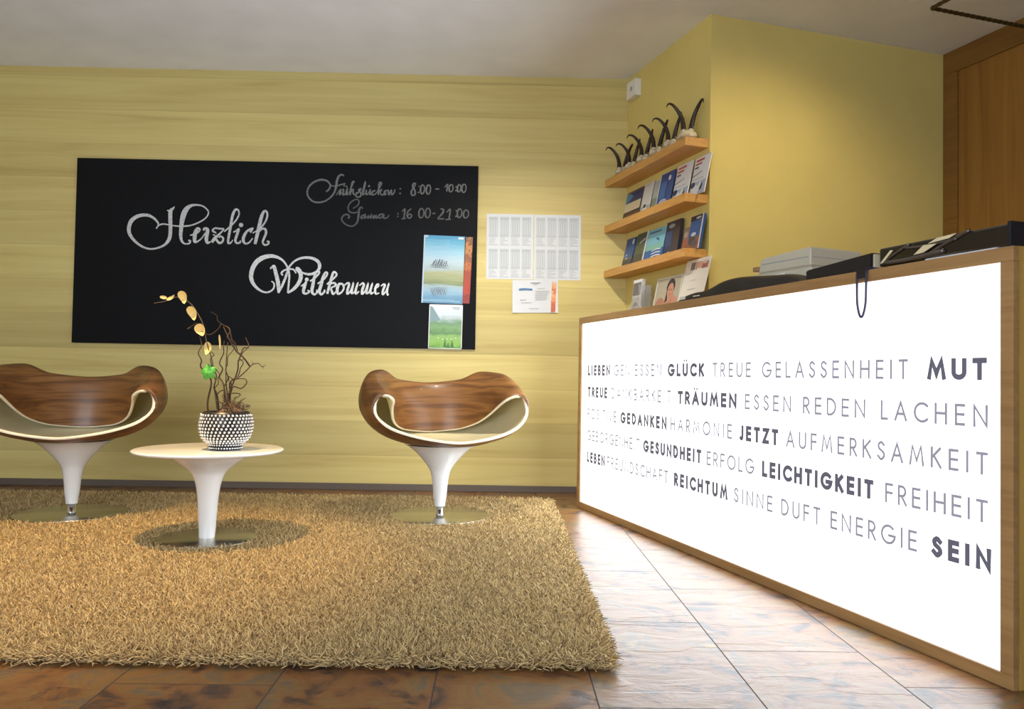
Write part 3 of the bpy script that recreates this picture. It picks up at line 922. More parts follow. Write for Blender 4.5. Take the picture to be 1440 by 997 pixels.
# posters on the chalkboard
t = sheet('poster', -0.246, 1.181, 0.044, 0.420, D - 0.0155, banded('red_orange_pictures', [(0.0, (0.28, 0.03, 0.02)), (0.15, (0.42, 0.05, 0.02)), (0.35, (0.36, 0.06, 0.02)), (0.5, (0.50, 0.15, 0.03)), (0.62, (0.30, 0.10, 0.04)), (0.75, (0.52, 0.22, 0.06)), (0.88, (0.24, 0.09, 0.03)), (1.0, (0.40, 0.22, 0.08))], (2.5, 16), 0.26, interp='CONSTANT'),
          'narrow red and orange poster edge showing behind the lake poster', 'poster', rot=0.035)
t = sheet('poster', -0.504, 1.180, 0.258, 0.428, D - 0.018,
          banded('lake_poster_print', [(0.0, (0.10, 0.26, 0.42)), (0.10, (0.16, 0.34, 0.50)), (0.18, (0.32, 0.50, 0.62)), (0.26, (0.36, 0.48, 0.50)), (0.29, (0.22, 0.27, 0.13)), (0.36, (0.34, 0.38, 0.20)), (0.45, (0.40, 0.42, 0.22)), (0.50, (0.42, 0.52, 0.52)), (0.62, (0.50, 0.64, 0.70)), (0.75, (0.34, 0.60, 0.74)), (0.9, (0.12, 0.42, 0.62)), (1.0, (0.06, 0.28, 0.50))], (2.0, 42), 0.075),
          'tall blue lake poster with a group of cyclists and their reflection, on the chalkboard', 'poster', rot=0.022)
PW, PH = 0.258, 0.428
mb = MB()
for q in range(9):      # riders on a shore, and their reflection, loosely drawn
    cu = 0.24 + 0.34 * (q + rnd.random() * 0.6) / 9
    for sgn, cv in ((1, 0.50 + 0.035 * rnd.random()), (-1, 0.245 - 0.03 * rnd.random())):
        cx, cz, hh = cu * PW, cv * PH, (0.10 + 0.035 * rnd.random()) * PH * sgn
        mi = 0 if sgn > 0 else 1
        lay = -0.0018 - 2e-5 * q
        ribbon(mb, catmull([(cx - 0.006, cz + hh * 0.3), (cx - 0.003, cz + hh * 0.55), (cx + 0.003, cz + hh * 0.8), (cx + 0.004, cz + hh)], 3), 0.0045, lambda a, b_: (a, lay, b_), mi)
        ribbon(mb, [(cx + 0.002, cz + hh * 0.72), (cx + 0.011, cz + hh * 0.5), (cx + 0.006, cz + hh * 0.28)], 0.002, lambda a, b_: (a, lay, b_), mi)
        for wx in (-0.011, 0.011):
            ribbon(mb, [(cx + wx + 0.0085 * math.cos(a * PI / 6), cz + hh * 0.18 + 0.0085 * math.sin(a * PI / 6)) for a in range(12)], 0.0013, lambda a, b_: (a, lay, b_), mi, closed=True)
mb.build('printed_cyclists', [ink((0.10, 0.10, 0.13)), ink((0.17, 0.21, 0.26))], t)
it = []
for q in range(16):
    vv = 0.93 - q * 0.024
    it.append((0.05, vv, 0.5 + 0.4 * rnd.random(), vv + 0.004, 0))
it += [(0.84, 0.955, 0.97, 0.985, 1), (0.04, 0.03, 0.95, 0.04, 0), (0.04, 0.05, 0.8, 0.056, 0)]
quads(t, 'printed_text', it, PW, PH, [ink((0.36, 0.55, 0.68)), ink((0.75, 0.80, 0.85))])
mb = MB()
for u0, v0, u1, v1 in ((0, 0, 0.035, 1), (0.03, 0.97, 0.1, 1)):
    mb.add([(u0 * PW, -0.0016, v0 * PH), (u1 * PW, -0.0016, v0 * PH), (u1 * PW, -0.0016, v1 * PH), (u0 * PW, -0.0016, v1 * PH)], [(0, 1, 2, 3)])
mb.build('pale_margin', ink((0.45, 0.60, 0.72)), t)
t = sheet('poster', -0.4565, 0.893, 0.211, 0.279, D - 0.0155,
          banded('hillside_print', [(0.0, (0.10, 0.26, 0.04)), (0.14, (0.24, 0.46, 0.08)), (0.28, (0.26, 0.44, 0.13)), (0.36, (0.10, 0.24, 0.08)), (0.48, (0.20, 0.36, 0.15)), (0.58, (0.16, 0.30, 0.16)), (0.66, (0.42, 0.52, 0.52)), (0.78, (0.60, 0.68, 0.72)), (1.0, (0.72, 0.78, 0.82))], (4, 7), 0.13),
          'small green hillside poster with pale sky, below the lake poster', 'poster', rot=0.012)
it = [(0.68, 0.925, 0.92, 0.94, 0), (0.72, 0.895, 0.90, 0.907, 0), (0.42, 0.735, 0.88, 0.742, 1), (0.0, 0, 0.022, 1, 2), (0.978, 0, 1, 1, 2), (0, 0, 1, 0.016, 2), (0, 0.985, 1, 1, 2)]
for q in range(5):
    u = 0.28 + 0.13 * q; v = 0.20 + 0.05 * rnd.random(); it.append((u, v, u + 0.03, v + 0.02, 2))
quads(t, 'printed_text', it, 0.211, 0.279, [ink((0.18, 0.22, 0.26)), ink((0.4, 0.45, 0.48)), ink((0.72, 0.74, 0.74))])
mb = MB()
mb.add([(0.006, -0.0017, 0.17), (0.075, -0.0017, 0.178), (0.045, -0.0017, 0.225), (0.022, -0.0017, 0.262), (0.006, -0.0017, 0.268)], [(0, 1, 2, 3, 4)])
for px, pz, hh in ((0.105, 0.012, 0.055), (0.15, 0.01, 0.05), (0.125, 0.008, 0.035)):
    mb.add([(px - 0.011, -0.0019, pz), (px + 0.011, -0.0019, pz), (px, -0.0019, pz + hh)], [(0, 1, 2)], 1)
mb.build('printed_mountain', [ink((0.22, 0.33, 0.36)), ink((0.06, 0.16, 0.04))], t)

# ================================================================== shelves, trophies, brochures
SHK = 2.069
SHELVES = [(1.935, 1.980, 'top wooden wall shelf, carrying the row of horn trophies'),
           (1.643, 1.688, 'middle wooden wall shelf of three, with brochures leaning on it'),
           (1.358, 1.403, 'lowest wooden wall shelf, holding postcard-size brochures above the counter')]
for z0, z1, lab in SHELVES:
    t = thing('wall_shelf', P(KS, 3.6, z0), TH, lab, 'shelf', None)
    # the end against the panelled wall is cut on the slant
    k0, k1 = SHK - KS, 0.0
    sA = (D - 0.001 - NV.y * SHK) / SV.y - 3.6
    sB = (D - 0.001 - NV.y * KS) / SV.y - 3.6
    mb = MB()
    bm = bmesh.new()
    vv = [bm.verts.new(p) for z in (0, z1 - z0) for p in ((k0, 0, z), (k1 - 0.0005, 0, z), (k1 - 0.0005, sB, z), (k0, sA, z))]
    for f in ((3, 2, 1, 0), (4, 5, 6, 7), (0, 1, 5, 4), (1, 2, 6, 5), (2, 3, 7, 6), (3, 0, 4, 7)):
        bm.faces.new([vv[i] for i in f])
    bmesh.ops.bevel(bm, geom=list(bm.edges), offset=0.002, segments=1, affect='EDGES')
    mb.bm(bm)
    mb.build('board', M_shelf, t)

# horn trophies: local -x looks out into the lobby, local y runs along the shelf


def make_trophy(label):
    t = thing('horn_trophy', (0, 0, 0), 0, label, 'trophy', 'horn trophies on the top shelf')
    mb = MB()

    def skull(d):
        q = 1.0 + 0.16 * noise.noise(d * 2.3)
        if d.z < -0.3: q *= 0.85
        q *= 1 - 0.22 * max(0, 1 - ((d.x + 0.45) ** 2 + (abs(d.y) - 0.72) ** 2 + (d.z - 0.1) ** 2) * 5)
        return q
    mb.ball((0, 0, 0.024), 0.036, 20, 14, scale=(1.1, 1.3, 0.74), fn=skull)
    mb.ball((-0.032, 0, 0.022), 0.022, 14, 10, scale=(1.5, 0.9, 0.8), fn=lambda d: 1 + 0.12 * noise.noise(d * 3))
    for sg in (-1, 1):      # stumps the horns sit on
        mb.tube([(0.0, sg * 0.015, 0.036), (0.002, sg * 0.021, 0.068)], [0.0135, 0.0115], 10)
    mb.build('skull', M_bone, t)
    for sg in (-1, 1):
        pts = [(0.000, sg * 0.018, 0.056), (0.005, sg * 0.023, 0.092), (0.004, sg * 0.034, 0.128), (-0.006, sg * 0.052, 0.160), (-0.022, sg * 0.070, 0.180), (-0.042, sg * 0.083, 0.178), (-0.054, sg * 0.088, 0.158)]
        c = catmull(pts, 6)
        n = len(c)
        rad = [0.0118 * (1 - i / (n - 1)) ** 0.75 + 0.0012 + (0.0007 if (i % 3 == 0 and i < n * 0.5) else 0) for i in range(n)]
        mb = MB(); mb.tube(c, rad, 10); mb.build('horn', M_horn, t)
    return t


TR = [(4.46, 1.0, 0.75, 'dark curved horns on a pale skull cap, at the corner end of the top shelf'),
      (4.325, 0.95, 0.55, 'dark curved horns on a pale skull cap, second from the corner on the top shelf'),
      (4.165, 1.0, 0.5, 'dark curved horns on a pale skull cap, third from the corner on the top shelf'),
      (4.01, 1.05, 0.62, 'dark curved horns on a pale skull cap, fourth from the corner on the top shelf'),
      (3.845, 1.0, 0.55, 'dark curved horns on pale skull, second from the yellow wall on the top shelf'),
      (3.672, 1.1, 0.8, 'dark horns spread widest on the whitest skull cap, nearest the yellow wall')]
tro = make_trophy(TR[0][3])
for i, (s, scl, rz, lab) in enumerate(TR):
    o = tro if i == 0 else copy_tree(tro)
    o.location = P(2.122, s, 1.980)
    o.rotation_euler = (0, 0, TH + rz)
    o.scale = (scl, scl, scl)
    o['label'] = lab


def brochure(name, k0, s_hi, s_lo, z, h, lean, label, cat, prints, base_col=(0.8, 0.8, 0.8), thick=0.006, group=None, rough=0.35, twist=0.0):
    """leaning booklet; prints = (u0, v0, u1, v1, colour) or a polygon list; u runs from the corner side to the reception side"""
    w_ = s_hi - s_lo
    t = thing(name, P(k0, (s_hi + s_lo) / 2, z), TH + twist, label, cat, group)
    h *= 1.1
    a = math.atan2(lean, h)
    Mx = Matrix.Rotation(a, 4, 'Y')
    mb = MB(); mb.M = Mx
    mb.box((0, -w_ / 2, 0.0), (thick, w_ / 2, h), bev=min(0.0012, thick * 0.3))
    cov = mb.build('cover', ink(base_col, rough), t)
    cols = []
    mb = MB(); mb.M = Mx
    for i, pr in enumerate(prints):
        col = pr[-1]
        if col not in cols: cols.append(col)
        mi = cols.index(col)
        xo = -0.0006 - 0.00025 * i
        if isinstance(pr[0], (list, tuple)):
            pl = pr[0]
            mb.add([(xo, w_ / 2 - u * w_, v * h) for u, v in pl], [tuple(range(len(pl)))], mi)
        else:
            u0, v0, u1, v1 = pr[:4]
            mb.add([(xo, w_ / 2 - u0 * w_, v0 * h), (xo, w_ / 2 - u1 * w_, v0 * h), (xo, w_ / 2 - u1 * w_, v1 * h), (xo, w_ / 2 - u0 * w_, v1 * h)], [(0, 1, 2, 3)], mi)
    if cols:
        mb.build('printed_cover', [ink(c, rough) for c in cols], t)
    return t


def ell(cx, cy, rx, ry, n=14):
    return [(cx + rx * math.cos(2 * PI * i / n), cy + ry * math.sin(2 * PI * i / n)) for i in range(n)]


Z2, Z3 = 1.688, 1.403
KBk = 2.142
W1, G1, BK, NB, BL = (0.72, 0.73, 0.74), (0.42, 0.44, 0.42), (0.02, 0.02, 0.025), (0.02, 0.04, 0.13), (0.04, 0.12, 0.36)
brochure('brochure', KBk, 4.500, 4.285, Z2, 0.186, 0.045, 'landscape postcard in dark blue, cream and brown bands, corner end of the middle shelf', 'brochure',
         [(0, 0, 1, 0.24, (0.16, 0.06, 0.025)), (0, 0.24, 1, 0.34, (0.05, 0.03, 0.03)), (0, 0.34, 1, 0.62, (0.62, 0.52, 0.36)), (0, 0.62, 1, 0.92, NB), ([(0, 0.62), (0.25, 0.7), (0.45, 0.82), (0.2, 0.92), (0, 0.92)], (0.05, 0.22, 0.42))], (0.12, 0.10, 0.10))
brochure('brochure', KBk + 0.004, 4.276, 4.160, Z2, 0.190, 0.045, 'narrow white brochure with a small figure, beside the banded postcard', 'brochure',
         [(0.0, 0.0, 1, 0.3, (0.40, 0.42, 0.40)), ([*ell(0.5, 0.16, 0.3, 0.1)], W1), ([*ell(0.45, 0.3, 0.14, 0.06)], BK), (0.1, 0.92, 0.8, 0.94, G1)], (0.62, 0.62, 0.58))
brochure('brochure', KBk + 0.012, 4.152, 4.078, Z2, 0.182, 0.040, 'grey green brochure with a white edge, left of the deep blue booklet', 'brochure',
         [(0, 0, 1, 0.45, (0.22, 0.25, 0.20)), (0, 0.45, 0.8, 0.95, (0.40, 0.44, 0.42)), (0.85, 0, 1, 1, W1)], (0.5, 0.52, 0.50))
brochure('brochure', KBk + 0.002, 4.064, 3.905, Z2, 0.196, 0.045, 'deep blue booklet with a white mark, middle of the middle shelf', 'brochure',
         [([*ell(0.68, 0.82, 0.09, 0.07)], W1), ([*ell(0.45, 0.17, 0.3, 0.1)], (0.35, 0.42, 0.6)), (0.1, 0.3, 0.55, 0.75, (0.05, 0.16, 0.42)), ([(0, 0), (1, 0), (1, 0.12), (0.4, 0.06), (0, 0.12)], BK)], (0.03, 0.08, 0.26))
SKI = [(0.02, 0.0, 0.98, 0.34, (0.40, 0.46, 0.60)), ([*ell(0.3, 0.16, 0.2, 0.12)], W1), ([*ell(0.7, 0.2, 0.1, 0.11)], BK), ([*ell(0.15, 0.28, 0.16, 0.08)], NB), ([(0.3, 0.0), (0.55, 0.0), (0.75, 0.3), (0.6, 0.32)], W1),
       (0.1, 0.88, 0.62, 0.94, (0.55, 0.12, 0.10)), (0.08, 0.79, 0.5, 0.84, (0.5, 0.14, 0.12)), (0.08, 0.70, 0.34, 0.745, (0.10, 0.10, 0.12)), ([(0.0, 0.50), (0.3, 0.53), (0.65, 0.58), (0.65, 0.595), (0.3, 0.55), (0.0, 0.52)], (0.05, 0.06, 0.10)), (0.1, 0.40, 0.8, 0.42, G1)]
brochure('brochure', KBk + 0.004, 3.884, 3.722, Z2, 0.200, 0.046, 'white winter brochure with red lettering, left of the two alike on the middle shelf', 'brochure', SKI, W1, group=None)
brochure('brochure', KBk + 0.002, 3.692, 3.540, Z2, 0.194, 0.046, 'white winter brochure with red lettering, right of the two alike, by the yellow wall', 'brochure', SKI, W1, group=None)

brochure('brochure', KBk, 4.500, 4.375, Z3, 0.180, 0.045, 'small blue mountain booklet, corner end of the lowest shelf', 'brochure',
         [(0, 0, 1, 0.28, (0.06, 0.06, 0.07)), (0, 0.28, 1, 0.36, (0.14, 0.12, 0.08)), ([*ell(0.35, 0.4, 0.2, 0.08)], (0.5, 0.55, 0.65)), ([*ell(0.8, 0.85, 0.12, 0.09)], (0.55, 0.6, 0.65)), ([(0, 0.36), (1, 0.36), (0.7, 0.55), (0.4, 0.45)], (0.05, 0.12, 0.3))], (0.03, 0.09, 0.26))
brochure('brochure', KBk + 0.003, 4.360, 4.215, Z3, 0.188, 0.046, 'dark green landscape booklet with a white page edge, on the lowest shelf', 'brochure',
         [(0, 0, 0.86, 0.35, (0.07, 0.07, 0.06)), (0, 0.35, 0.86, 0.65, (0.10, 0.12, 0.07)), (0, 0.65, 0.86, 0.98, (0.06, 0.10, 0.08)), ([(0.35, 0.66), (0.8, 0.76), (0.8, 0.82), (0.35, 0.70)], (0.55, 0.56, 0.55)), (0.88, 0, 1, 1, W1)], (0.08, 0.10, 0.09))
brochure('brochure', KBk, 4.203, 3.985, Z3, 0.180, 0.042, 'light blue lake brochure with white wave lines, middle of the lowest shelf', 'brochure',
         [(0, 0, 1, 0.36, (0.02, 0.13, 0.38)), (0, 0.36, 1, 0.52, (0.22, 0.50, 0.42)), (0, 0.52, 1, 1, (0.20, 0.50, 0.62)), (0.1, 0.88, 0.75, 0.93, (0.03, 0.12, 0.25)), ([(0.5, 0.68), (0.75, 0.58), (0.62, 0.72)], (0.03, 0.10, 0.25)),
          *[([(0.4, 0.12 + 0.09 * q), (0.65, 0.15 + 0.09 * q), (0.9, 0.13 + 0.09 * q), (0.9, 0.165 + 0.09 * q), (0.65, 0.185 + 0.09 * q), (0.4, 0.15 + 0.09 * q)], W1) for q in range(3)]], (0.05, 0.16, 0.40))
brochure('brochure', KBk + 0.004, 3.972, 3.815, Z3, 0.186, 0.030, 'thick dark navy booklet with brown spine side, right of the light blue brochure', 'brochure',
         [([*ell(0.4, 0.86, 0.22, 0.06)], (0.30, 0.33, 0.36)), (0.05, 0.3, 0.5, 0.72, (0.03, 0.06, 0.16)), (0.62, 0.06, 1, 0.98, (0.055, 0.03, 0.03)), ([(0.0, 0.0), (0.5, 0.0), (0.4, 0.16), (0.15, 0.1)], (0.40, 0.32, 0.32))], (0.025, 0.03, 0.07), thick=0.016)
brochure('brochure', KBk + 0.004, 3.772, 3.704, Z3, 0.128, 0.030, 'small red and brown picture card, partly behind the last booklet on the lowest shelf', 'brochure',
         [(0, 0.5, 1, 0.92, (0.22, 0.14, 0.13)), (0, 0.2, 1, 0.5, (0.30, 0.09, 0.06)), (0.1, 0.6, 0.6, 0.8, (0.36, 0.30, 0.28)), (0, 0, 1, 0.2, (0.08, 0.06, 0.06))], (0.2, 0.1, 0.09))
brochure('brochure', KBk - 0.004, 3.700, 3.572, Z3, 0.170, 0.034, 'blue mountain booklet with rusty foreground and white spine, yellow wall end of the lowest shelf', 'brochure',
         [(0, 0, 1, 0.38, (0.24, 0.10, 0.05)), ([*ell(0.3, 0.3, 0.25, 0.16)], (0.06, 0.06, 0.08)), ([*ell(0.55, 0.18, 0.25, 0.1)], (0.12, 0.08, 0.10)), (0, 0.86, 1, 1, (0.03, 0.03, 0.05)), ([*ell(0.6, 0.92, 0.2, 0.035)], (0.4, 0.42, 0.45)), ([*ell(0.4, 0.45, 0.2, 0.06)], (0.45, 0.5, 0.6)), (0.9, 0, 1, 1, (0.6, 0.6, 0.6))], (0.03, 0.09, 0.28), thick=0.012)

# ================================================================== things on the counter top
# clear holder with cards
t = thing('card_holder', P(2.09, 4.165, ZT), TH, 'clear plastic card holder on the counter, nearest the shelf corner', 'holder')
mb = MB(); mb.box((-0.03, -0.075, 0), (0.05, 0.07, 0.004)); mb.box((-0.03, -0.075, 0.004), (-0.026, 0.07, 0.08)); mb.box((0.046, -0.075, 0.004), (0.05, 0.07, 0.2)); mb.box((-0.03, -0.079, 0.0), (0.05, -0.075, 0.2)); mb.build('holder', M_clear, t)
t = brochure('picture_card', 2.075, 4.236, 4.125, ZT + 0.005, 0.215, 0.03, 'grey picture cards standing in the clear holder', 'card',
             [(0.05, 0.6, 0.9, 0.92, (0.14, 0.13, 0.13)), (0.05, 0.05, 0.9, 0.55, (0.38, 0.36, 0.36)), ([*ell(0.5, 0.3, 0.3, 0.14)], (0.22, 0.20, 0.20)), (0.0, 0.92, 1, 1, W1)], (0.5, 0.5, 0.5), thick=0.02)
# framed spa photo
SK, SK2, HR = (0.50, 0.24, 0.15), (0.40, 0.17, 0.10), (0.02, 0.012, 0.01)
brochure('photo_display', 2.10, 4.020, 3.735, ZT, 0.208, 0.045, 'photo display of a dark-haired bare-shouldered person, standing on the counter', 'photo',
         [(0.05, 0.03, 0.97, 0.97, (0.40, 0.36, 0.26)), ([(0.06, 0.04), (0.95, 0.04), (0.95, 0.16), (0.5, 0.2), (0.06, 0.14)], (0.50, 0.47, 0.42)), ([*ell(0.27, 0.30, 0.19, 0.2)], SK2), ([(0.4, 0.08), (0.62, 0.14), (0.95, 0.2), (0.93, 0.42), (0.8, 0.52), (0.62, 0.46), (0.45, 0.4)], SK), ([*ell(0.62, 0.74, 0.16, 0.2)], HR), ([(0.46, 0.35), (0.56, 0.4), (0.5, 0.75)], HR), ([*ell(0.63, 0.63, 0.12, 0.2)], SK), ([(0.42, 0.1), (0.75, 0.38), (0.72, 0.46), (0.40, 0.22)], (0.44, 0.2, 0.12)), ([*ell(0.635, 0.545, 0.035, 0.014)], (0.35, 0.08, 0.07)), ([*ell(0.585, 0.66, 0.022, 0.012)], HR), ([*ell(0.675, 0.66, 0.022, 0.012)], HR)], (0.62, 0.61, 0.56), thick=0.008)
# white info board
t = brochure('notice_board', 2.085, 3.69, 3.455, ZT, 0.27, 0.075, 'tall white leaning notice card with small pictures along its top, by the yellow wall', 'notice',
             [(0.24, 0.80, 0.42, 0.94, (0.20, 0.19, 0.18)), (0.44, 0.80, 0.52, 0.94, (0.42, 0.24, 0.14)), (0.53, 0.82, 0.68, 0.94, (0.50, 0.30, 0.22)), (0.7, 0.80, 0.95, 0.92, (0.34, 0.12, 0.09)), (0.74, 0.88, 0.9, 0.94, (0.55, 0.45, 0.40)), (0.35, 0.60, 0.62, 0.61, (0.5, 0.5, 0.48)), (0.30, 0.44, 0.64, 0.45, (0.45, 0.45, 0.44))], (0.68, 0.65, 0.58), thick=0.006)
t.location = P(2.085, 3.60, ZT)
# little leaflets at the far end
t = thing('foil_wrapper', P(1.86, 4.13, ZT), TH + 0.4, 'small crumpled silver wrapper at the far left end of the counter top', 'wrapper')
mb = MB(); mb.ball((0, 0, 0.012), 0.03, 14, 9, scale=(0.9, 1.4, 0.42), fn=lambda d: 1 + 0.35 * noise.noise(d * 3.1)); mb.build('foil', flat('silver_foil', (0.7, 0.7, 0.72), 0.3, metal=0.7), t)
t = thing('leaflet', P(1.80, 4.09, ZT), TH + 0.2, 'thin dark leaflet lying flat next to the silver wrapper', 'leaflet')
mb = MB(); mb.box((-0.02, -0.08, 0), (0.03, 0.07, 0.006), bev=0.001); mb.build('paper', ink((0.10, 0.09, 0.07)), t)
t = thing('leaflet', P(1.945, 4.03, ZT), TH - 0.2, 'grey folded leaflet fanned open on the counter, in front of the corner', 'leaflet')
mb = MB()
for q in range(4):
    mb.M = Matrix.Rotation(0.09 * q + 0.02, 4, 'X')
    mb.box((-0.05, -0.03, 0.002 * q), (0.05, 0.12, 0.002 * q + 0.0014))
mb.build('paper', ink((0.22, 0.20, 0.18)), t)

# soft black bag
fold = thing('black_pouch', P(1.80, 2.665, ZT), TH, 'soft flat black pouch with white labels, lying along the counter edge', 'pouch')
prof = catmull([(0.42, 0.002), (0.405, 0.016), (0.36, 0.030), (0.30, 0.036), (0.22, 0.034), (0.16, 0.044), (0.10, 0.056), (0.02, 0.060), (-0.08, 0.056), (-0.18, 0.050), (-0.28, 0.046), (-0.35, 0.032), (-0.40, 0.010), (-0.42, 0.002)], 4)
mb = MB()
NX = 14
vs_, fs_ = [], []
for s, h in prof:
    for i in range(NX + 1):
        u = i / NX
        x = -0.062 + 0.112 * u
        z = h * (1 - abs(2 * u - 1) ** 3.0) ** 0.5 * (1 + 0.08 * math.sin(9 * s + 4 * u))
        vs_.append((x, s, max(0.0, z)))
for j in range(len(prof) - 1):
    for i in range(NX):
        a = j * (NX + 1) + i
        fs_.append((a, a + 1, a + NX + 2, a + NX + 1))
nv = len(vs_)
vs_ += [(-0.062, prof[0][0], 0), (0.05, prof[0][0], 0), (0.05, prof[-1][0], 0), (-0.062, prof[-1][0], 0)]
fs_.append((nv + 3, nv + 2, nv + 1, nv))
mb.add(vs_, fs_, 0, True)
mb.build('pouch', M_black, fold)
mb = MB()
mb.box((-0.066, 0.345, 0.006), (-0.061, 0.385, 0.019)); mb.build('label', M_whiteplastic, fold)
mb = MB(); mb.box((-0.066, 0.23, 0.010), (-0.061, 0.275, 0.014)); mb.build('label', M_whiteplastic, fold)

# white cases
for z0, z1, lab in ((0.0, 0.086, 'wide white carrying case with a latch, under the smaller white case'), (0.086, 0.160, 'smaller white carrying case with slanted top, lying on the wider case')):
    t = thing('white_case', P(2.035, 2.60, ZT + z0 + 0.0005), TH + 0.10, lab, 'case')
    h = z1 - z0 - 0.001
    big = z0 == 0
    x0, x1, y0, y1 = (-0.13, 0.13, -0.16, 0.26) if big else (-0.13, 0.13, -0.155, 0.13)
    bm = bmesh.new()
    r = bmesh.ops.create_cube(bm, size=1)
    for v in r['verts']:
        v.co = Vector(((x0 + x1) / 2 + v.co.x * (x1 - x0), (y0 + y1) / 2 + v.co.y * (y1 - y0), h / 2 + v.co.z * h))
        if not big and v.co.z > h / 2 and v.co.y > 0:
            v.co.y -= 0.02; v.co.z -= 0.012
    bmesh.ops.bevel(bm, geom=list(bm.edges), offset=0.006, segments=3, affect='EDGES')
    mb = MB(); mb.bm(bm); mb.build('body', flat('beige_case_plastic', (0.60, 0.56, 0.44), 0.4, noise_amt=0.03), t)
    mb = MB()
    mb.box((x0 - 0.001, y0 + 0.01, h * 0.47), (x0 + 0.001, y1 - 0.012 - (0 if big else 0.016), h * 0.52))
    mb.build('seam', M_greyink, t)
    mb = MB()
    mb.box((x0 + 0.01, y0 - 0.001, h * 0.47), (x1 - 0.01, y0 + 0.001, h * 0.50))
    mb.build('seam', M_greyink, t)
    if big:
        mb = MB(); mb.tube(catmull([(x0 - 0.002, -0.03, 0.070), (x0 - 0.020, 0.035, 0.062), (x0 - 0.022, 0.045, 0.056), (x0 - 0.018, 0.03, 0.045), (x0 - 0.002, -0.01, 0.026)], 6), 0.006, 8); mb.build('handle', flat('pale_handle', (0.85, 0.84, 0.80), 0.3), t)
        for yy in (-0.06, 0.21):
            mb = MB(); mb.box((x0 - 0.006, yy - 0.012, h * 0.3), (x0, yy + 0.012, h * 0.75), bev=0.002); mb.build('latch', flat('dull_latch', (0.35, 0.33, 0.28), 0.4), t)
    else:
        mb = MB(); mb.box((x0 - 0.006, 0.115, 0.012), (x0 + 0.02, 0.15, 0.030), bev=0.002); mb.build('clasp', flat('brown_clasp', (0.35, 0.20, 0.10), 0.4), t)

# black menu folder with its wrist loop
t = thing('black_folder', P(1.83, 2.075, ZT), TH, 'plain black wedge-shaped folder box, left of the glossy case', 'folder')
mb = MB()
bm = bmesh.new()
vv = [bm.verts.new(p) for p in ((-0.09, -0.15, 0), (0.10, -0.15, 0), (0.10, 0.152, 0), (-0.09, 0.152, 0), (-0.09, -0.15, 0.052), (0.10, -0.15, 0.052), (0.10, 0.152, 0.034), (-0.09, 0.152, 0.034))]
for f in ((3, 2, 1, 0), (4, 5, 6, 7), (0, 1, 5, 4), (1, 2, 6, 5), (2, 3, 7, 6), (3, 0, 4, 7)):
    bm.faces.new([vv[i] for i in f])
bmesh.ops.bevel(bm, geom=list(bm.edges), offset=0.004, segments=2, affect='EDGES')
mb.bm(bm); mb.build('cover', M_black, t)
mb = MB(); mb.box((-0.085, -0.156, 0.004), (0.095, -0.150, 0.047)); mb.build('pages', ink((0.62, 0.55, 0.38)), t)
t = thing('strap_loop', P(KC - 0.006, 1.941, ZT), TH, 'dark cord loop hanging over the front edge of the glowing counter', 'strap')
lp = catmull([(0.05, 0.020, 0.004), (0.012, 0.020, 0.004), (-0.003, 0.019, -0.004), (-0.004, 0.019, -0.04), (-0.004, 0.017, -0.10), (-0.004, 0.006, -0.137), (-0.004, -0.006, -0.137), (-0.004, -0.017, -0.10), (-0.004, -0.019, -0.04), (-0.003, -0.019, -0.004), (0.012, -0.020, 0.004), (0.05, -0.020, 0.004)], 6)
mb = MB(); mb.tube(lp, 0.0036, 8); mb.build('cord', flat('blue_black_cord', (0.02, 0.02, 0.05), 0.6), t)
mb = MB(); mb.box((-0.0065, -0.022, -0.026), (-0.0015, 0.022, 0.002), bev=0.002); mb.build('clasp', M_black, t)

# long glossy black case with bands
t = thing('glossy_case', P(1.83, 1.685, ZT), TH, 'long glossy black case with crossing straps and painted cream reflections, nearest end of the counter', 'case')
mb = MB(); mb.box((-0.085, -0.215, 0.006), (0.10, 0.215, 0.060), bev=0.005); mb.build('body', M_gloss, t)
mb = MB(); mb.box((-0.086, -0.175, 0.0), (0.09, 0.045, 0.006)); mb.build('paper_insert', M_paper, t)
mb = MB(); mb.box((-0.088, -0.2185, 0.0), (0.10, -0.208, 0.066), bev=0.003); mb.build('end_cap', flat('blue_black_plastic', (0.010, 0.013, 0.02), 0.3), t)


def fx(y, z):
    return (-0.0868, y, z)


for a, b, wd in (((0.20, 0.010), (0.10, 0.056), 0.010), ((0.05, 0.010), (-0.10, 0.062), 0.012), ((0.19, 0.014), (-0.02, 0.020), 0.018), ((0.12, 0.048), (-0.06, 0.046), 0.010)):
    mb = MB(); pts = catmull([a, ((a[0] + b[0]) / 2 + 0.02, (a[1] + b[1]) / 2 - 0.004), b], 6)
    mb.tube([(-0.087, p[0], p[1]) for p in pts], [wd * 0.4] * len(pts), 8)
    mb.build('strap', M_smoke, t)
for pl in ([(0.205, 0.014), (0.195, 0.014), (0.155, 0.046), (0.165, 0.048)], [(0.08, 0.022), (0.045, 0.024), (0.0, 0.042), (0.045, 0.044)], [(0.03, 0.046), (-0.04, 0.050), (-0.065, 0.060), (0.0, 0.057)]):
    mb = MB(); mb.prism(pl, -0.0925, -0.0905)
    for i, v in enumerate(mb.v): mb.v[i] = (v[2], v[0], v[1])
    mb.build('tag', flat('cream_reflection', (0.75, 0.66, 0.42), 0.4), t)  # cream slips painted as reflections on the glossy plastic

# ================================================================== alarm box in the corner
t = thing('alarm_box', P(KS, 4.435, 2.472), TH, 'small white wall box under the ceiling in the corner above the shelves', 'box')
mb = MB(); mb.box((-0.042, -0.058, 0), (-0.0005, 0.060, 0.104), bev=0.004); mb.build('housing', M_whiteplastic, t)
mb = MB(); mb.box((-0.0435, -0.018, 0.040), (-0.0415, 0.010, 0.066), bev=0.0006); mb.build('emblem', M_greyink, t)

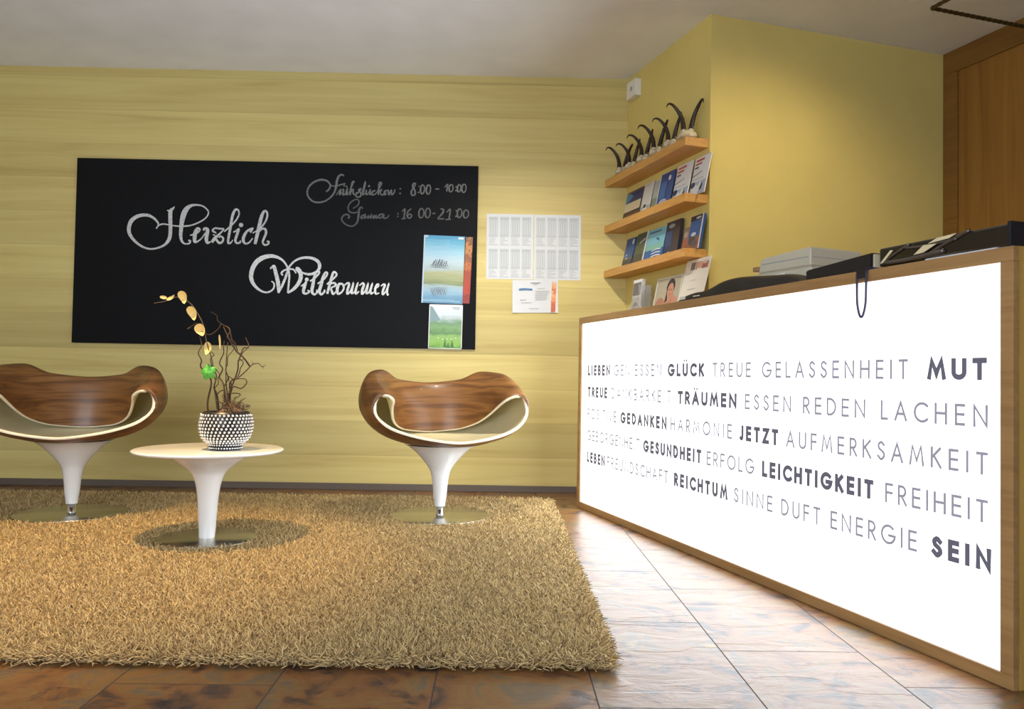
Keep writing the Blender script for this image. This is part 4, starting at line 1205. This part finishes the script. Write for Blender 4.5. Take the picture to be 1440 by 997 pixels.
# ================================================================== hanging rail over the reception
t = thing('hanging_rail', P(2.99, 2.93, 2.5), TH, 'dark metal rail frame hanging below the ceiling at upper right', 'rail')
A, B = 0.62, -1.3
mb = MB()


def rope(mb, p, q, r=0.0095):
    p, q = Vector(p), Vector(q)
    n = int((q - p).length / 0.006)
    mb.tube([p + (q - p) * i / n for i in range(n + 1)], [r * (1 + 0.10 * math.sin(i * 1.1)) for i in range(n + 1)], 8)


rope(mb, (0, 0, 0), (A, 0, 0)); mb.build('rail', M_rod, t)
mb = MB(); rope(mb, (0, 0, 0), (0, B, 0)); mb.build('rail', M_rod, t)
mb = MB(); rope(mb, (A, 0, 0), (A, B, 0)); mb.build('rail', M_rod, t)
mb = MB(); rope(mb, (0, B, 0), (A, B, 0)); mb.build('rail', M_rod, t)
for x, y in ((0.0, B * 0.6), (A, B * 0.6)):
    mb = MB(); mb.tube([(x, y, 0), (x, y, ZC - 2.5)], 0.005, 8); mb.build('hanger', M_rod, t)

# ================================================================== rug
RX0, RX1, RY0, RY1 = -3.75, 0.297, 1.985, 4.56
rug = thing('shag_rug', ((RX0 + RX1) / 2, (RY0 + RY1) / 2, 0), 0, 'large golden beige shag rug under the chairs and table', 'rug')
rc = rug.location.copy()
mb = MB(); mb.box((RX0 - rc.x + 0.02, RY0 - rc.y + 0.02, 0), (RX1 - rc.x - 0.02, RY1 - rc.y - 0.02, 0.012), bev=0.003)
mb.build('backing', flat('rug_backing', (0.20, 0.13, 0.055), 0.95, noise_amt=0.3, noise_scale=60), rug)
DISCS = [(-0.290, 3.968, 0.250), (-2.062, 3.885, 0.262), (-1.214, 3.352, 0.205)]


def pile():
    rs = np.random.RandomState(11)
    n = 560000
    x = rs.uniform(RX0, RX1, n); y = rs.uniform(RY0, RY1, n)
    keep = (x > -0.80 * y - 0.35)                       # what lies far outside the view is left bare
    keep &= rs.uniform(0, 1, n) < np.clip(1.15 - (y - RY0) / 2.6 * 0.62, 0.4, 1)
    for cx, cy, r in DISCS:
        keep &= ((x - cx) ** 2 + (y - cy) ** 2) > (r + 0.004) ** 2
    x, y = x[keep], y[keep]
    n = len(x)
    far = (y - RY0) / (RY1 - RY0)
    ln = rs.uniform(0.022, 0.040, n)
    rad = (0.0013 + 0.0007 * far) * rs.uniform(0.8, 1.25, n)
    az = rs.uniform(0, 2 * PI, n)
    # neighbouring strands share a lean, so the pile clumps
    f1 = np.sin(x * 23 + 3 * np.sin(y * 17)) * PI + np.cos(y * 29 + 2.3 * np.sin(x * 19)) * PI
    az = np.where(rs.uniform(0, 1, n) < 0.5, f1 + rs.normal(0, 0.6, n), az)
    tilt = rs.uniform(0.1, 0.9, n)
    ex = np.minimum(x - RX0, RX1 - x); ey = np.minimum(y - RY0, RY1 - y)
    fx_ = np.clip(1 - (RX1 - x) / 0.06, 0, 1) ** 1.6
    fy_ = np.clip(1 - (y - RY0) / 0.06, 0, 1) ** 1.6
    az = np.where(rs.uniform(0, 1, n) < fx_, rs.normal(0, 0.8, n), az)
    az = np.where(rs.uniform(0, 1, n) < fy_, -PI / 2 + rs.normal(0, 0.8, n), az)
    fe = np.maximum(fx_, fy_)
    tilt = tilt + fe * rs.uniform(0.0, 0.8, n)
    bend = rs.uniform(0.2, 1.9, n)
    daz = rs.uniform(-3.2, 3.2, n)
    NR, NS = 5, 3
    px, py, pz = x.copy(), y.copy(), np.where(fe > 0.4, rs.uniform(0.003, 0.016, n), 0.010)
    co = np.zeros((n, NR, NS, 3), np.float32)
    for r in range(NR):
        a = az + daz * r / NR
        t = np.clip(tilt + bend * r / NR, 0, 1.75)
        d = np.stack([np.sin(t) * np.cos(a), np.sin(t) * np.sin(a), np.cos(t)], -1)
        u = np.stack([-np.sin(a), np.cos(a), np.zeros(n)], -1)
        v = np.cross(d, u)
        rr = rad * (1.0, 1.05, 1.05, 0.95, 0.6)[r]
        for s in range(NS):
            ph = 2 * PI * s / NS
            co[:, r, s, :] = np.stack([px, py, pz], -1) + (u * math.cos(ph) + v * math.sin(ph)) * rr[:, None]
        st = ln / (NR - 1)
        px = px + d[:, 0] * st; py = py + d[:, 1] * st; pz = np.maximum(pz + d[:, 2] * st, 0.006)
    co[..., 0] -= rc.x; co[..., 1] -= rc.y
    nv = n * NR * NS
    base = (np.arange(n) * NR * NS)[:, None]
    q = []
    for r in range(NR - 1):
        for s in range(NS):
            s2 = (s + 1) % NS
            q.append([r * NS + s, r * NS + s2, (r + 1) * NS + s2, (r + 1) * NS + s])
    q = np.array(q)
    quads_ = (base[:, :, None] + q[None]).reshape(-1, 4)
    nf = len(quads_)
    me = bpy.data.meshes.new('pile')
    me.vertices.add(nv); me.vertices.foreach_set('co', co.reshape(-1))
    me.loops.add(nf * 4); me.loops.foreach_set('vertex_index', quads_.reshape(-1).astype(np.int32))
    me.polygons.add(nf)
    me.polygons.foreach_set('loop_start', (np.arange(nf) * 4).astype(np.int32))
    me.polygons.foreach_set('use_smooth', np.ones(nf, bool))
    at = me.attributes.new('strand_tone', 'FLOAT', 'POINT')
    at.data.foreach_set('value', np.repeat(rs.uniform(0, 1, n), NR * NS).astype(np.float32))
    me.update(calc_edges=True)
    m = bpy.data.materials.new('shag_yarn')
    nt, nn, l, b = nodes_of(m)
    a = nn.new('ShaderNodeAttribute'); a.attribute_name = 'strand_tone'
    rp = ramp(nn, [(0.0, (0.24, 0.145, 0.045)), (0.45, (0.52, 0.355, 0.13)), (1.0, (0.76, 0.56, 0.25))])
    l.new(a.outputs['Fac'], rp.inputs[0]); l.new(rp.outputs[0], b.inputs['Base Color'])
    b.inputs['Roughness'].default_value = 0.75
    b.inputs['Sheen Weight'].default_value = 0.2
    me.materials.append(m)
    o = bpy.data.objects.new('pile', me)
    C.objects.link(o)
    o.parent = rug
    o['kind'] = 'stuff'


pile()

# ================================================================== swivel chairs
DZ = 0.028           # discs sit in the pile on the backing
# profile of the shell from seat centre to rim, per angle from the front (degrees)
# (spokes of the shell follow)
# each point: (radius, height, swing in degrees off the spoke)
KEY = {
    0: [(0, 0), (0.06, 0.000), (0.12, 0.002), (0.17, 0.006), (0.21, 0.011), (0.24, 0.016), (0.265, 0.020), (0.285, 0.024), (0.30, 0.028), (0.312, 0.032), (0.322, 0.036)],
    22: [(0, 0), (0.06, 0.000), (0.13, 0.003), (0.19, 0.009), (0.24, 0.016), (0.28, 0.024, 1), (0.305, 0.031, 2), (0.325, 0.038, 3), (0.34, 0.044, 4), (0.352, 0.050, 5), (0.362, 0.056, 6)],
    40: [(0, 0), (0.07, 0.001), (0.15, 0.006), (0.22, 0.016), (0.28, 0.030, 2), (0.325, 0.045, 4), (0.36, 0.060, 6), (0.385, 0.073, 9), (0.405, 0.086, 11), (0.420, 0.098, 13), (0.434, 0.110, 15)],
    50: [(0, 0), (0.08, 0.001), (0.17, 0.008), (0.26, 0.024, 2), (0.325, 0.044, 4), (0.375, 0.068, 7), (0.41, 0.092, 9), (0.435, 0.116, 11), (0.452, 0.138, 13), (0.463, 0.160, 14), (0.468, 0.182, 14)],
    60: [(0, 0), (0.08, 0.001), (0.18, 0.009), (0.28, 0.030, 1), (0.35, 0.060, 3), (0.41, 0.100, 5), (0.45, 0.145, 6), (0.467, 0.190, 6), (0.468, 0.226, 5), (0.455, 0.254, 3), (0.412, 0.268, 1)],
    70: [(0, 0), (0.09, 0.002), (0.19, 0.012), (0.30, 0.040, 0), (0.38, 0.082, 2), (0.437, 0.138, 3), (0.463, 0.200, 3), (0.452, 0.252, 1), (0.414, 0.285, -2), (0.375, 0.278, -6), (0.346, 0.244, -9)],
    82: [(0, 0), (0.09, 0.002), (0.19, 0.014), (0.30, 0.046), (0.385, 0.098, 1), (0.440, 0.168, 2), (0.453, 0.240, 1), (0.430, 0.302, 0), (0.380, 0.322, -4), (0.338, 0.272, -9), (0.310, 0.218, -14)],
    98: [(0, 0), (0.09, 0.002), (0.19, 0.016), (0.30, 0.052), (0.380, 0.110), (0.430, 0.190), (0.432, 0.272), (0.395, 0.355), (0.342, 0.362, -2), (0.294, 0.270, -7), (0.268, 0.166, -13)],
    120: [(0, 0), (0.09, 0.002), (0.19, 0.016), (0.29, 0.054), (0.365, 0.116), (0.405, 0.200), (0.400, 0.285), (0.358, 0.372), (0.302, 0.362), (0.256, 0.245, -3), (0.236, 0.108, -8)],
    145: [(0, 0), (0.08, 0.002), (0.18, 0.016), (0.28, 0.054), (0.345, 0.116), (0.380, 0.200), (0.374, 0.268), (0.332, 0.330), (0.280, 0.314), (0.242, 0.210), (0.222, 0.076, -3)],
    180: [(0, 0), (0.08, 0.002), (0.17, 0.016), (0.26, 0.050), (0.325, 0.110), (0.358, 0.190), (0.350, 0.262), (0.312, 0.314), (0.268, 0.298), (0.236, 0.200), (0.214, 0.064)],
}


def shell_grid(nth=160, npf=48):
    ang = sorted(KEY)
    prof = []
    for a in ang:
        c = np.array(catmull([(q[0], q[1], q[2] if len(q) > 2 else 0.0) for q in KEY[a]], 10))
        prof.append(c)
    prof = np.array(prof)                  # (angles, samples, 3)
    m = prof.shape[1]
    idx = np.linspace(0, m - 1, npf + 1)[1:]
    samp = np.array([[[np.interp(i, np.arange(m), p[:, q]) for q in range(3)] for i in idx] for p in prof])
    A = np.array(ang, float)

    # monotone cubic across the angle, mirrored at front and back
    def slopes(Y):
        d = np.diff(Y, axis=0) / np.diff(A)[:, None, None]
        s = np.zeros_like(Y)
        s[1:-1] = np.where(d[:-1] * d[1:] > 0, 2 * d[:-1] * d[1:] / (d[:-1] + d[1:] + 1e-12), 0)
        return s
    SL = slopes(samp)

    def at(a):
        i = int(np.clip(np.searchsorted(A, a) - 1, 0, len(A) - 2))
        h = A[i + 1] - A[i]
        t = (a - A[i]) / h
        return ((2 * t ** 3 - 3 * t ** 2 + 1) * samp[i] + (t ** 3 - 2 * t ** 2 + t) * h * SL[i] + (-2 * t ** 3 + 3 * t ** 2) * samp[i + 1] + (t ** 3 - t ** 2) * h * SL[i + 1])
    G = np.zeros((nth, npf, 3))
    for j in range(nth):
        th = 360.0 * j / nth
        a = abs(((th + 180) % 360) - 180)
        sg = 1 if th <= 180 else -1
        p = at(a)
        r = np.radians(a + p[:, 2]) * sg
        p[:, 1] -= 0.012 * np.minimum(1, np.arange(1, npf + 1) / (0.45 * npf))     # flat under the seat
        p = p * np.array([0.935, 1.0, 1.0])
        G[j, :, 0] = p[:, 0] * np.sin(r)
        G[j, :, 1] = -p[:, 0] * np.cos(r)
        G[j, :, 2] = p[:, 1]
    for _ in range(2):     # soften the angular blend
        G = 0.5 * G + 0.25 * (np.roll(G, 1, 0) + np.roll(G, -1, 0))
    return G


def make_chair(label):
    t = thing('swivel_chair', (0, 0, 0), 0, label, 'chair', 'moulded swivel chairs by the chalkboard')
    mb = MB(); mb.lathe([(0.0, -0.011), (0.246, -0.011), (0.250, 0.002), (0.250, 0.005), (0.246, 0.007), (0.0, 0.007)], 72); mb.build('base_disc', M_steel, t)
    mb = MB(); mb.lathe([(0.0, 0.007), (0.021, 0.007), (0.021, 0.010), (0.0175, 0.012), (0.0175, 0.07), (0.0, 0.07)], 32); mb.build('gas_lift', M_chrome, t)
    ht = 0.354
    prof = catmull([(0.0, 0.050), (0.024, 0.050), (0.027, 0.052), (0.0285, 0.07), (0.0335, 0.104), (0.0385, 0.162), (0.049, 0.220), (0.0725, 0.259), (0.105, 0.297), (0.132, 0.324), (0.158, 0.344), (0.171, ht - 0.002), (0.166, ht + 0.001), (0.0, ht + 0.001)], 5)
    mb = MB(); mb.lathe(prof, 56); mb.build('pedestal', M_white, t)
    G = shell_grid()
    nth, npf = G.shape[:2]
    # surface normals
    du = np.roll(G, -1, 0) - np.roll(G, 1, 0)
    dv = np.gradient(G, axis=1)
    Nn = np.cross(du, dv)
    Nn /= (np.linalg.norm(Nn, axis=2, keepdims=True) + 1e-12)
    if Nn[0, 2, 2] < 0: Nn = -Nn           # up at the seat = the cream side
    T = 0.0135
    zb = ht + 0.001
    outer = G.copy(); outer[..., 2] += zb
    inner = G + Nn * T; inner[..., 2] += zb

    def surf(mb, S, center, flip, mi=0):
        vs_ = [tuple(p) for p in S.reshape(-1, 3)] + [center]
        ci = nth * npf
        fs_ = []
        for j in range(nth):
            j2 = (j + 1) % nth
            f = (ci, j2 * npf, j * npf)
            fs_.append(tuple(reversed(f)) if flip else f)
            for k in range(npf - 1):
                f = (j * npf + k, j2 * npf + k, j2 * npf + k + 1, j * npf + k + 1)
                fs_.append(tuple(reversed(f)) if flip else f)
        mb.add(vs_, fs_, mi, True)
    mb = MB(); surf(mb, outer, (0, 0, zb), False); sh = mb.build('seat_shell', M_veneer, t)
    mb = MB(); surf(mb, inner, (0, 0, zb + T), True)
    # the pale edge of the plywood, slightly rounded
    e0, e1 = outer[:, -1], inner[:, -1]
    tv = outer[:, -1] - outer[:, -2]
    tv /= np.linalg.norm(tv, axis=1, keepdims=True)
    rings = [e0 + (e1 - e0) * f + tv * T * 0.42 * math.sin(PI * f) for f in (0, 0.15, 0.35, 0.5, 0.65, 0.85, 1.0)]
    vs_ = [tuple(p) for r in rings for p in r]
    fs_ = []
    for a in range(len(rings) - 1):
        for j in range(nth):
            j2 = (j + 1) % nth
            fs_.append((a * nth + j, a * nth + j2, (a + 1) * nth + j2, (a + 1) * nth + j))
    mb.add(vs_, fs_, 1, True)
    mb.build('seat_lining', [M_cream, M_creamedge], t)
    return t


ch = make_chair('brown moulded swivel chair on white stem, right of the table under the posters')
ch.location = (-0.290, 3.968, DZ)
ch.rotation_euler = (0, 0, math.radians(22))
c2 = copy_tree(ch)
c2.location = (-2.062, 3.885, DZ)
c2.rotation_euler = (0, 0, math.radians(15))
c2['label'] = 'brown moulded swivel chair on white stem, left of the table at the photo edge'

# ================================================================== side table
tb = thing('coffee_table', (-1.214, 3.352, DZ), 0, 'low round white pedestal table holding the beaded planter', 'table')
mb = MB(); mb.lathe([(0.0, -0.011), (0.203, -0.011), (0.206, 0.002), (0.206, 0.005), (0.203, 0.007), (0.0, 0.007)], 72); mb.build('base_disc', M_steel, tb)
TT = 0.376
prof = catmull([(0.0, 0.0075), (0.030, 0.0075), (0.0318, 0.010), (0.0365, 0.083), (0.0425, 0.176), (0.052, 0.232), (0.065, 0.268), (0.082, 0.2885), (0.105, 0.307), (0.135, 0.328), (0.158, 0.348), (0.166, TT - 0.018), (0.160, TT - 0.017), (0.0, TT - 0.017)], 5)
mb = MB(); mb.lathe(prof, 56); mb.build('pedestal', M_white, tb)
mb = MB(); mb.lathe([(0.0, TT - 0.0165), (0.276, TT - 0.0165), (0.294, TT - 0.013), (0.301, TT - 0.007), (0.299, TT - 0.002), (0.293, TT), (0.0, TT)], 96); mb.build('tabletop', M_white, tb)

# ================================================================== beaded planter
PX, PY, PZ = -1.137, 3.325, DZ + TT
pl = thing('beaded_planter', (PX, PY, PZ), 0, 'silver beaded planter with dry twigs, pale yellow orchid petals and a green ornament', 'plant')
pprof = [(0.0, 0.0), (0.060, 0.0), (0.062, 0.004), (0.063, 0.022), (0.070, 0.030), (0.088, 0.048), (0.098, 0.075), (0.102, 0.105), (0.098, 0.135), (0.092, 0.156), (0.086, 0.158), (0.086, 0.140), (0.0, 0.138)]
mb = MB(); mb.lathe(pprof, 48, smooth=True); pot = mb.build('pot', M_blackpot, pl)
# beads in slanting rows over the outside
mb = MB()
outl = catmull([(0.0635, 0.006), (0.064, 0.020), (0.072, 0.031), (0.0895, 0.048), (0.0995, 0.075), (0.1035, 0.105), (0.0995, 0.135), (0.094, 0.154)], 12)
arcl = [0.0]
for a, b in zip(outl, outl[1:]):
    arcl.append(arcl[-1] + math.hypot(b[0] - a[0], b[1] - a[1]))
nrow = 12
for r_ in range(nrow):
    q = arcl[-1] * (r_ + 0.2) / nrow
    rr = np.interp(q, arcl, [p[0] for p in outl]); zz = np.interp(q, arcl, [p[1] for p in outl])
    n = 38
    br = min(0.0062, 2 * PI * rr / n * 0.46)
    for i in range(n):
        a = 2 * PI * (i + 0.36 * r_) / n
        mb.ball((math.cos(a) * (rr + 0.002), math.sin(a) * (rr + 0.002), zz), br, 7, 5)
bd = mb.build('bead_cover', M_silver, pot)
# moss mound
mb = MB()
mb.ball((0.022, 0.0, 0.140), 0.055, 24, 14, scale=(0.95, 0.9, 0.75), fn=lambda d: 1 + 0.3 * noise.noise(d * 5))
rnd = random.Random(5)
for q in range(110):
    a = rnd.uniform(0, 2 * PI); e = rnd.uniform(0.1, 1.4)
    p = Vector((0.022, 0, 0.145)) + Vector((math.cos(a) * math.cos(e), math.sin(a) * math.cos(e), math.sin(e) * 0.8)) * 0.046
    pts = [p]
    d = Vector((rnd.gauss(0, 1), rnd.gauss(0, 1), rnd.gauss(0.5, 1))).normalized()
    for k in range(5):
        d = (d + Vector((rnd.gauss(0, .6), rnd.gauss(0, .6), rnd.gauss(0, .6)))).normalized()
        pts.append(pts[-1] + d * 0.011)
    mb.tube(pts, [0.0016] * 6, 4)
mb.build('moss', M_moss, pl)


# twigs traced in image pixels (u right, v down), mapped to a plane through the pot, each wandering in depth
def ppt(x, y, dy=0.0):
    u, v = 215 + x / 3.835, 390 + y / 3.835
    X = -2.12577 + 0.002953437 * u + 0.0000801411 * v
    Z = 2.262528 + 0.0000509079 * u - 0.0029677136 * v
    return Vector((X - PX, dy, Z - PZ))


def twig(name, pts, r0, r1, seed, mat_, amp=0.03, root=True, parent=None):
    rr = random.Random(seed)
    w3 = [ppt(x, y) for x, y in pts]
    ph, fq = rr.uniform(0, 6), rr.uniform(5, 9)
    for i, p in enumerate(w3):
        f = i / max(1, len(w3) - 1)
        p.y = amp * math.sin(ph + fq * f) * min(1, 0.3 + f * 2)
    if root:
        w3.insert(0, Vector((w3[0].x * 0.8 + 0.004, w3[0].y * 0.6, 0.139)))
    c = catmull([tuple(p) for p in w3], 5)
    n = len(c)
    r0, r1 = r0 * 1.2, r1 * 1.35
    mb = MB(); mb.tube(c, [r0 + (r1 - r0) * i / (n - 1) for i in range(n)], 7)
    return mb.build(name, mat_, parent or pl), c


TW = [
    ([(302, 715), (300, 660), (308, 600), (305, 560), (290, 530), (273, 508), (262, 480), (276, 450), (262, 410), (275, 370), (262, 345), (246, 318)], 0.0036, 0.0012),
    ([(400, 640), (402, 560), (399, 460), (398, 350)], 0.0024, 0.0014),
    ([(395, 640), (378, 570), (350, 540), (365, 495), (355, 462), (388, 410), (394, 380), (400, 345)], 0.0030, 0.0012),
    ([(412, 640), (430, 570), (450, 500), (470, 452), (500, 405), (515, 372), (490, 325)], 0.0034, 0.0012),
    ([(425, 620), (445, 590), (475, 600), (495, 570), (490, 548), (445, 550), (424, 535), (412, 560)], 0.0024, 0.0012),
    ([(415, 625), (422, 565), (470, 545), (510, 503), (528, 472), (562, 465), (592, 482), (622, 474)], 0.0030, 0.0008),
    ([(528, 480), (495, 432), (455, 398), (432, 352), (412, 310), (400, 272), (370, 256), (345, 232), (350, 208), (324, 188)], 0.0030, 0.0010),
    ([(372, 256), (345, 285), (302, 310), (276, 292)], 0.0020, 0.0010),
    ([(515, 380), (482, 382), (468, 412), (442, 372), (420, 322), (384, 268)], 0.0026, 0.0012),
    ([(345, 640), (340, 595), (350, 560), (322, 500), (300, 440), (322, 420), (318, 400)], 0.0026, 0.0010),
    ([(405, 640), (440, 625), (462, 632), (450, 655)], 0.0024, 0.0012),
    ([(240, 245), (202, 258), (195, 280), (216, 274)], 0.0014, 0.0009),
    ([(385, 640), (380, 590), (398, 545), (392, 500), (412, 470), (420, 430), (440, 400), (452, 372)], 0.0024, 0.0011),
    ([(420, 640), (436, 600), (432, 560), (458, 530), (462, 490), (482, 462), (476, 436), (492, 410)], 0.0026, 0.0011),
    ([(350, 640), (346, 600), (356, 575), (340, 545), (356, 522), (348, 492)], 0.0022, 0.0010),
    ([(470, 412), (482, 440), (470, 452)], 0.0014, 0.0009),
    ([(540, 470), (550, 455)], 0.0012, 0.0007), ([(590, 480), (602, 492)], 0.0012, 0.0007),
    ([(350, 640), (372, 610), (395, 640)], 0.002, 0.0012),
    ([(455, 398), (440, 350), (415, 330), (420, 290), (385, 262)], 0.0018, 0.001),
]
for i, (pts, r0, r1) in enumerate(TW):
    twig('twig', pts, r0, r1, 20 + i, M_twig, root=(pts[0][1] > 600))
os_, c = twig('orchid_stem', [(338, 640), (332, 585), (345, 535), (330, 490), (325, 450), (316, 410), (302, 370), (292, 330), (284, 296), (268, 245), (236, 190), (196, 138), (130, 106), (60, 130), (5, 140)], 0.0024, 0.0008, 60, flat('grey_brown_stem', (0.10, 0.07, 0.045), 0.7), amp=0.012)


def petal(x, y, rx, ry, rot, sd, name='petal', mat_=None, thick=0.006, bend=0.5):
    """cupped oval petal with a short pointed lip"""
    c = ppt(x, y, -0.006)
    bm = bmesh.new()
    NU, NW = 8, 14
    vs_, fs_ = [], []
    for s_ in (0, 1):
        for i in range(NU + 1):
            f = i / NU
            for k in range(NW):
                a = 2 * PI * k / NW
                ca, sa = math.cos(a), math.sin(a)
                rxx = rx * f * (1 + 0.35 * max(0, ca) ** 3)
                px_, pz_ = rxx * ca, ry * f * sa * (1 - 0.2 * ca)
                py_ = bend * (px_ ** 2 + pz_ ** 2) / max(rx, ry) * -1 + (thick * (1 - f ** 2) if s_ else 0)
                vs_.append((px_, py_, pz_))
    o_ = (NU + 1) * NW
    for i in range(NU):
        for k in range(NW):
            k2 = (k + 1) % NW
            a = i * NW
            fs_.append((a + k, a + k2, a + NW + k2, a + NW + k))
            fs_.append((o_ + a + k2, o_ + a + k, o_ + a + NW + k, o_ + a + NW + k2))
    mb = MB()
    mb.M = Matrix.Translation(c) @ Matrix.Rotation(rot, 4, 'Y') @ Matrix.Rotation(0.3 * math.sin(sd), 4, 'Z')
    mb.add(vs_, fs_, 0, True)
    bm.free()
    return mb.build(name, mat_ or M_petal, os_)


petal(168, 102, 0.0235, 0.0175, 1.25, 1)
petal(218, 187, 0.0260, 0.0185, 1.2, 2)
petal(263, 282, 0.0240, 0.0205, 1.0, 3)
petal(303, 384, 0.0250, 0.0150, 1.5, 4)
petal(68, 110, 0.0170, 0.0070, 0.15, 5)
petal(104, 112, 0.0190, 0.0065, -0.5, 6)
petal(366, 345, 0.0280, 0.0042, 1.55, 7, bend=0.1)
# green ornament clipped on the stem
mb = MB()
gc = ppt(310, 512, -0.012)
for i in range(5):
    a = 2 * PI * i / 5 + 0.5
    mb.M = Matrix.Translation(gc + Vector((math.cos(a) * 0.016, -0.003 * i, math.sin(a) * 0.016))) @ Matrix.Rotation(-a, 4, 'Y') @ Matrix.Rotation(0.35, 4, 'Z')
    mb.ball((0, 0, 0), 0.018, 12, 8, scale=(1.05, 0.28, 0.72), fn=lambda d: 1 + 0.15 * noise.noise(d * 4))
mb.build('green_ornament', M_green, pl)
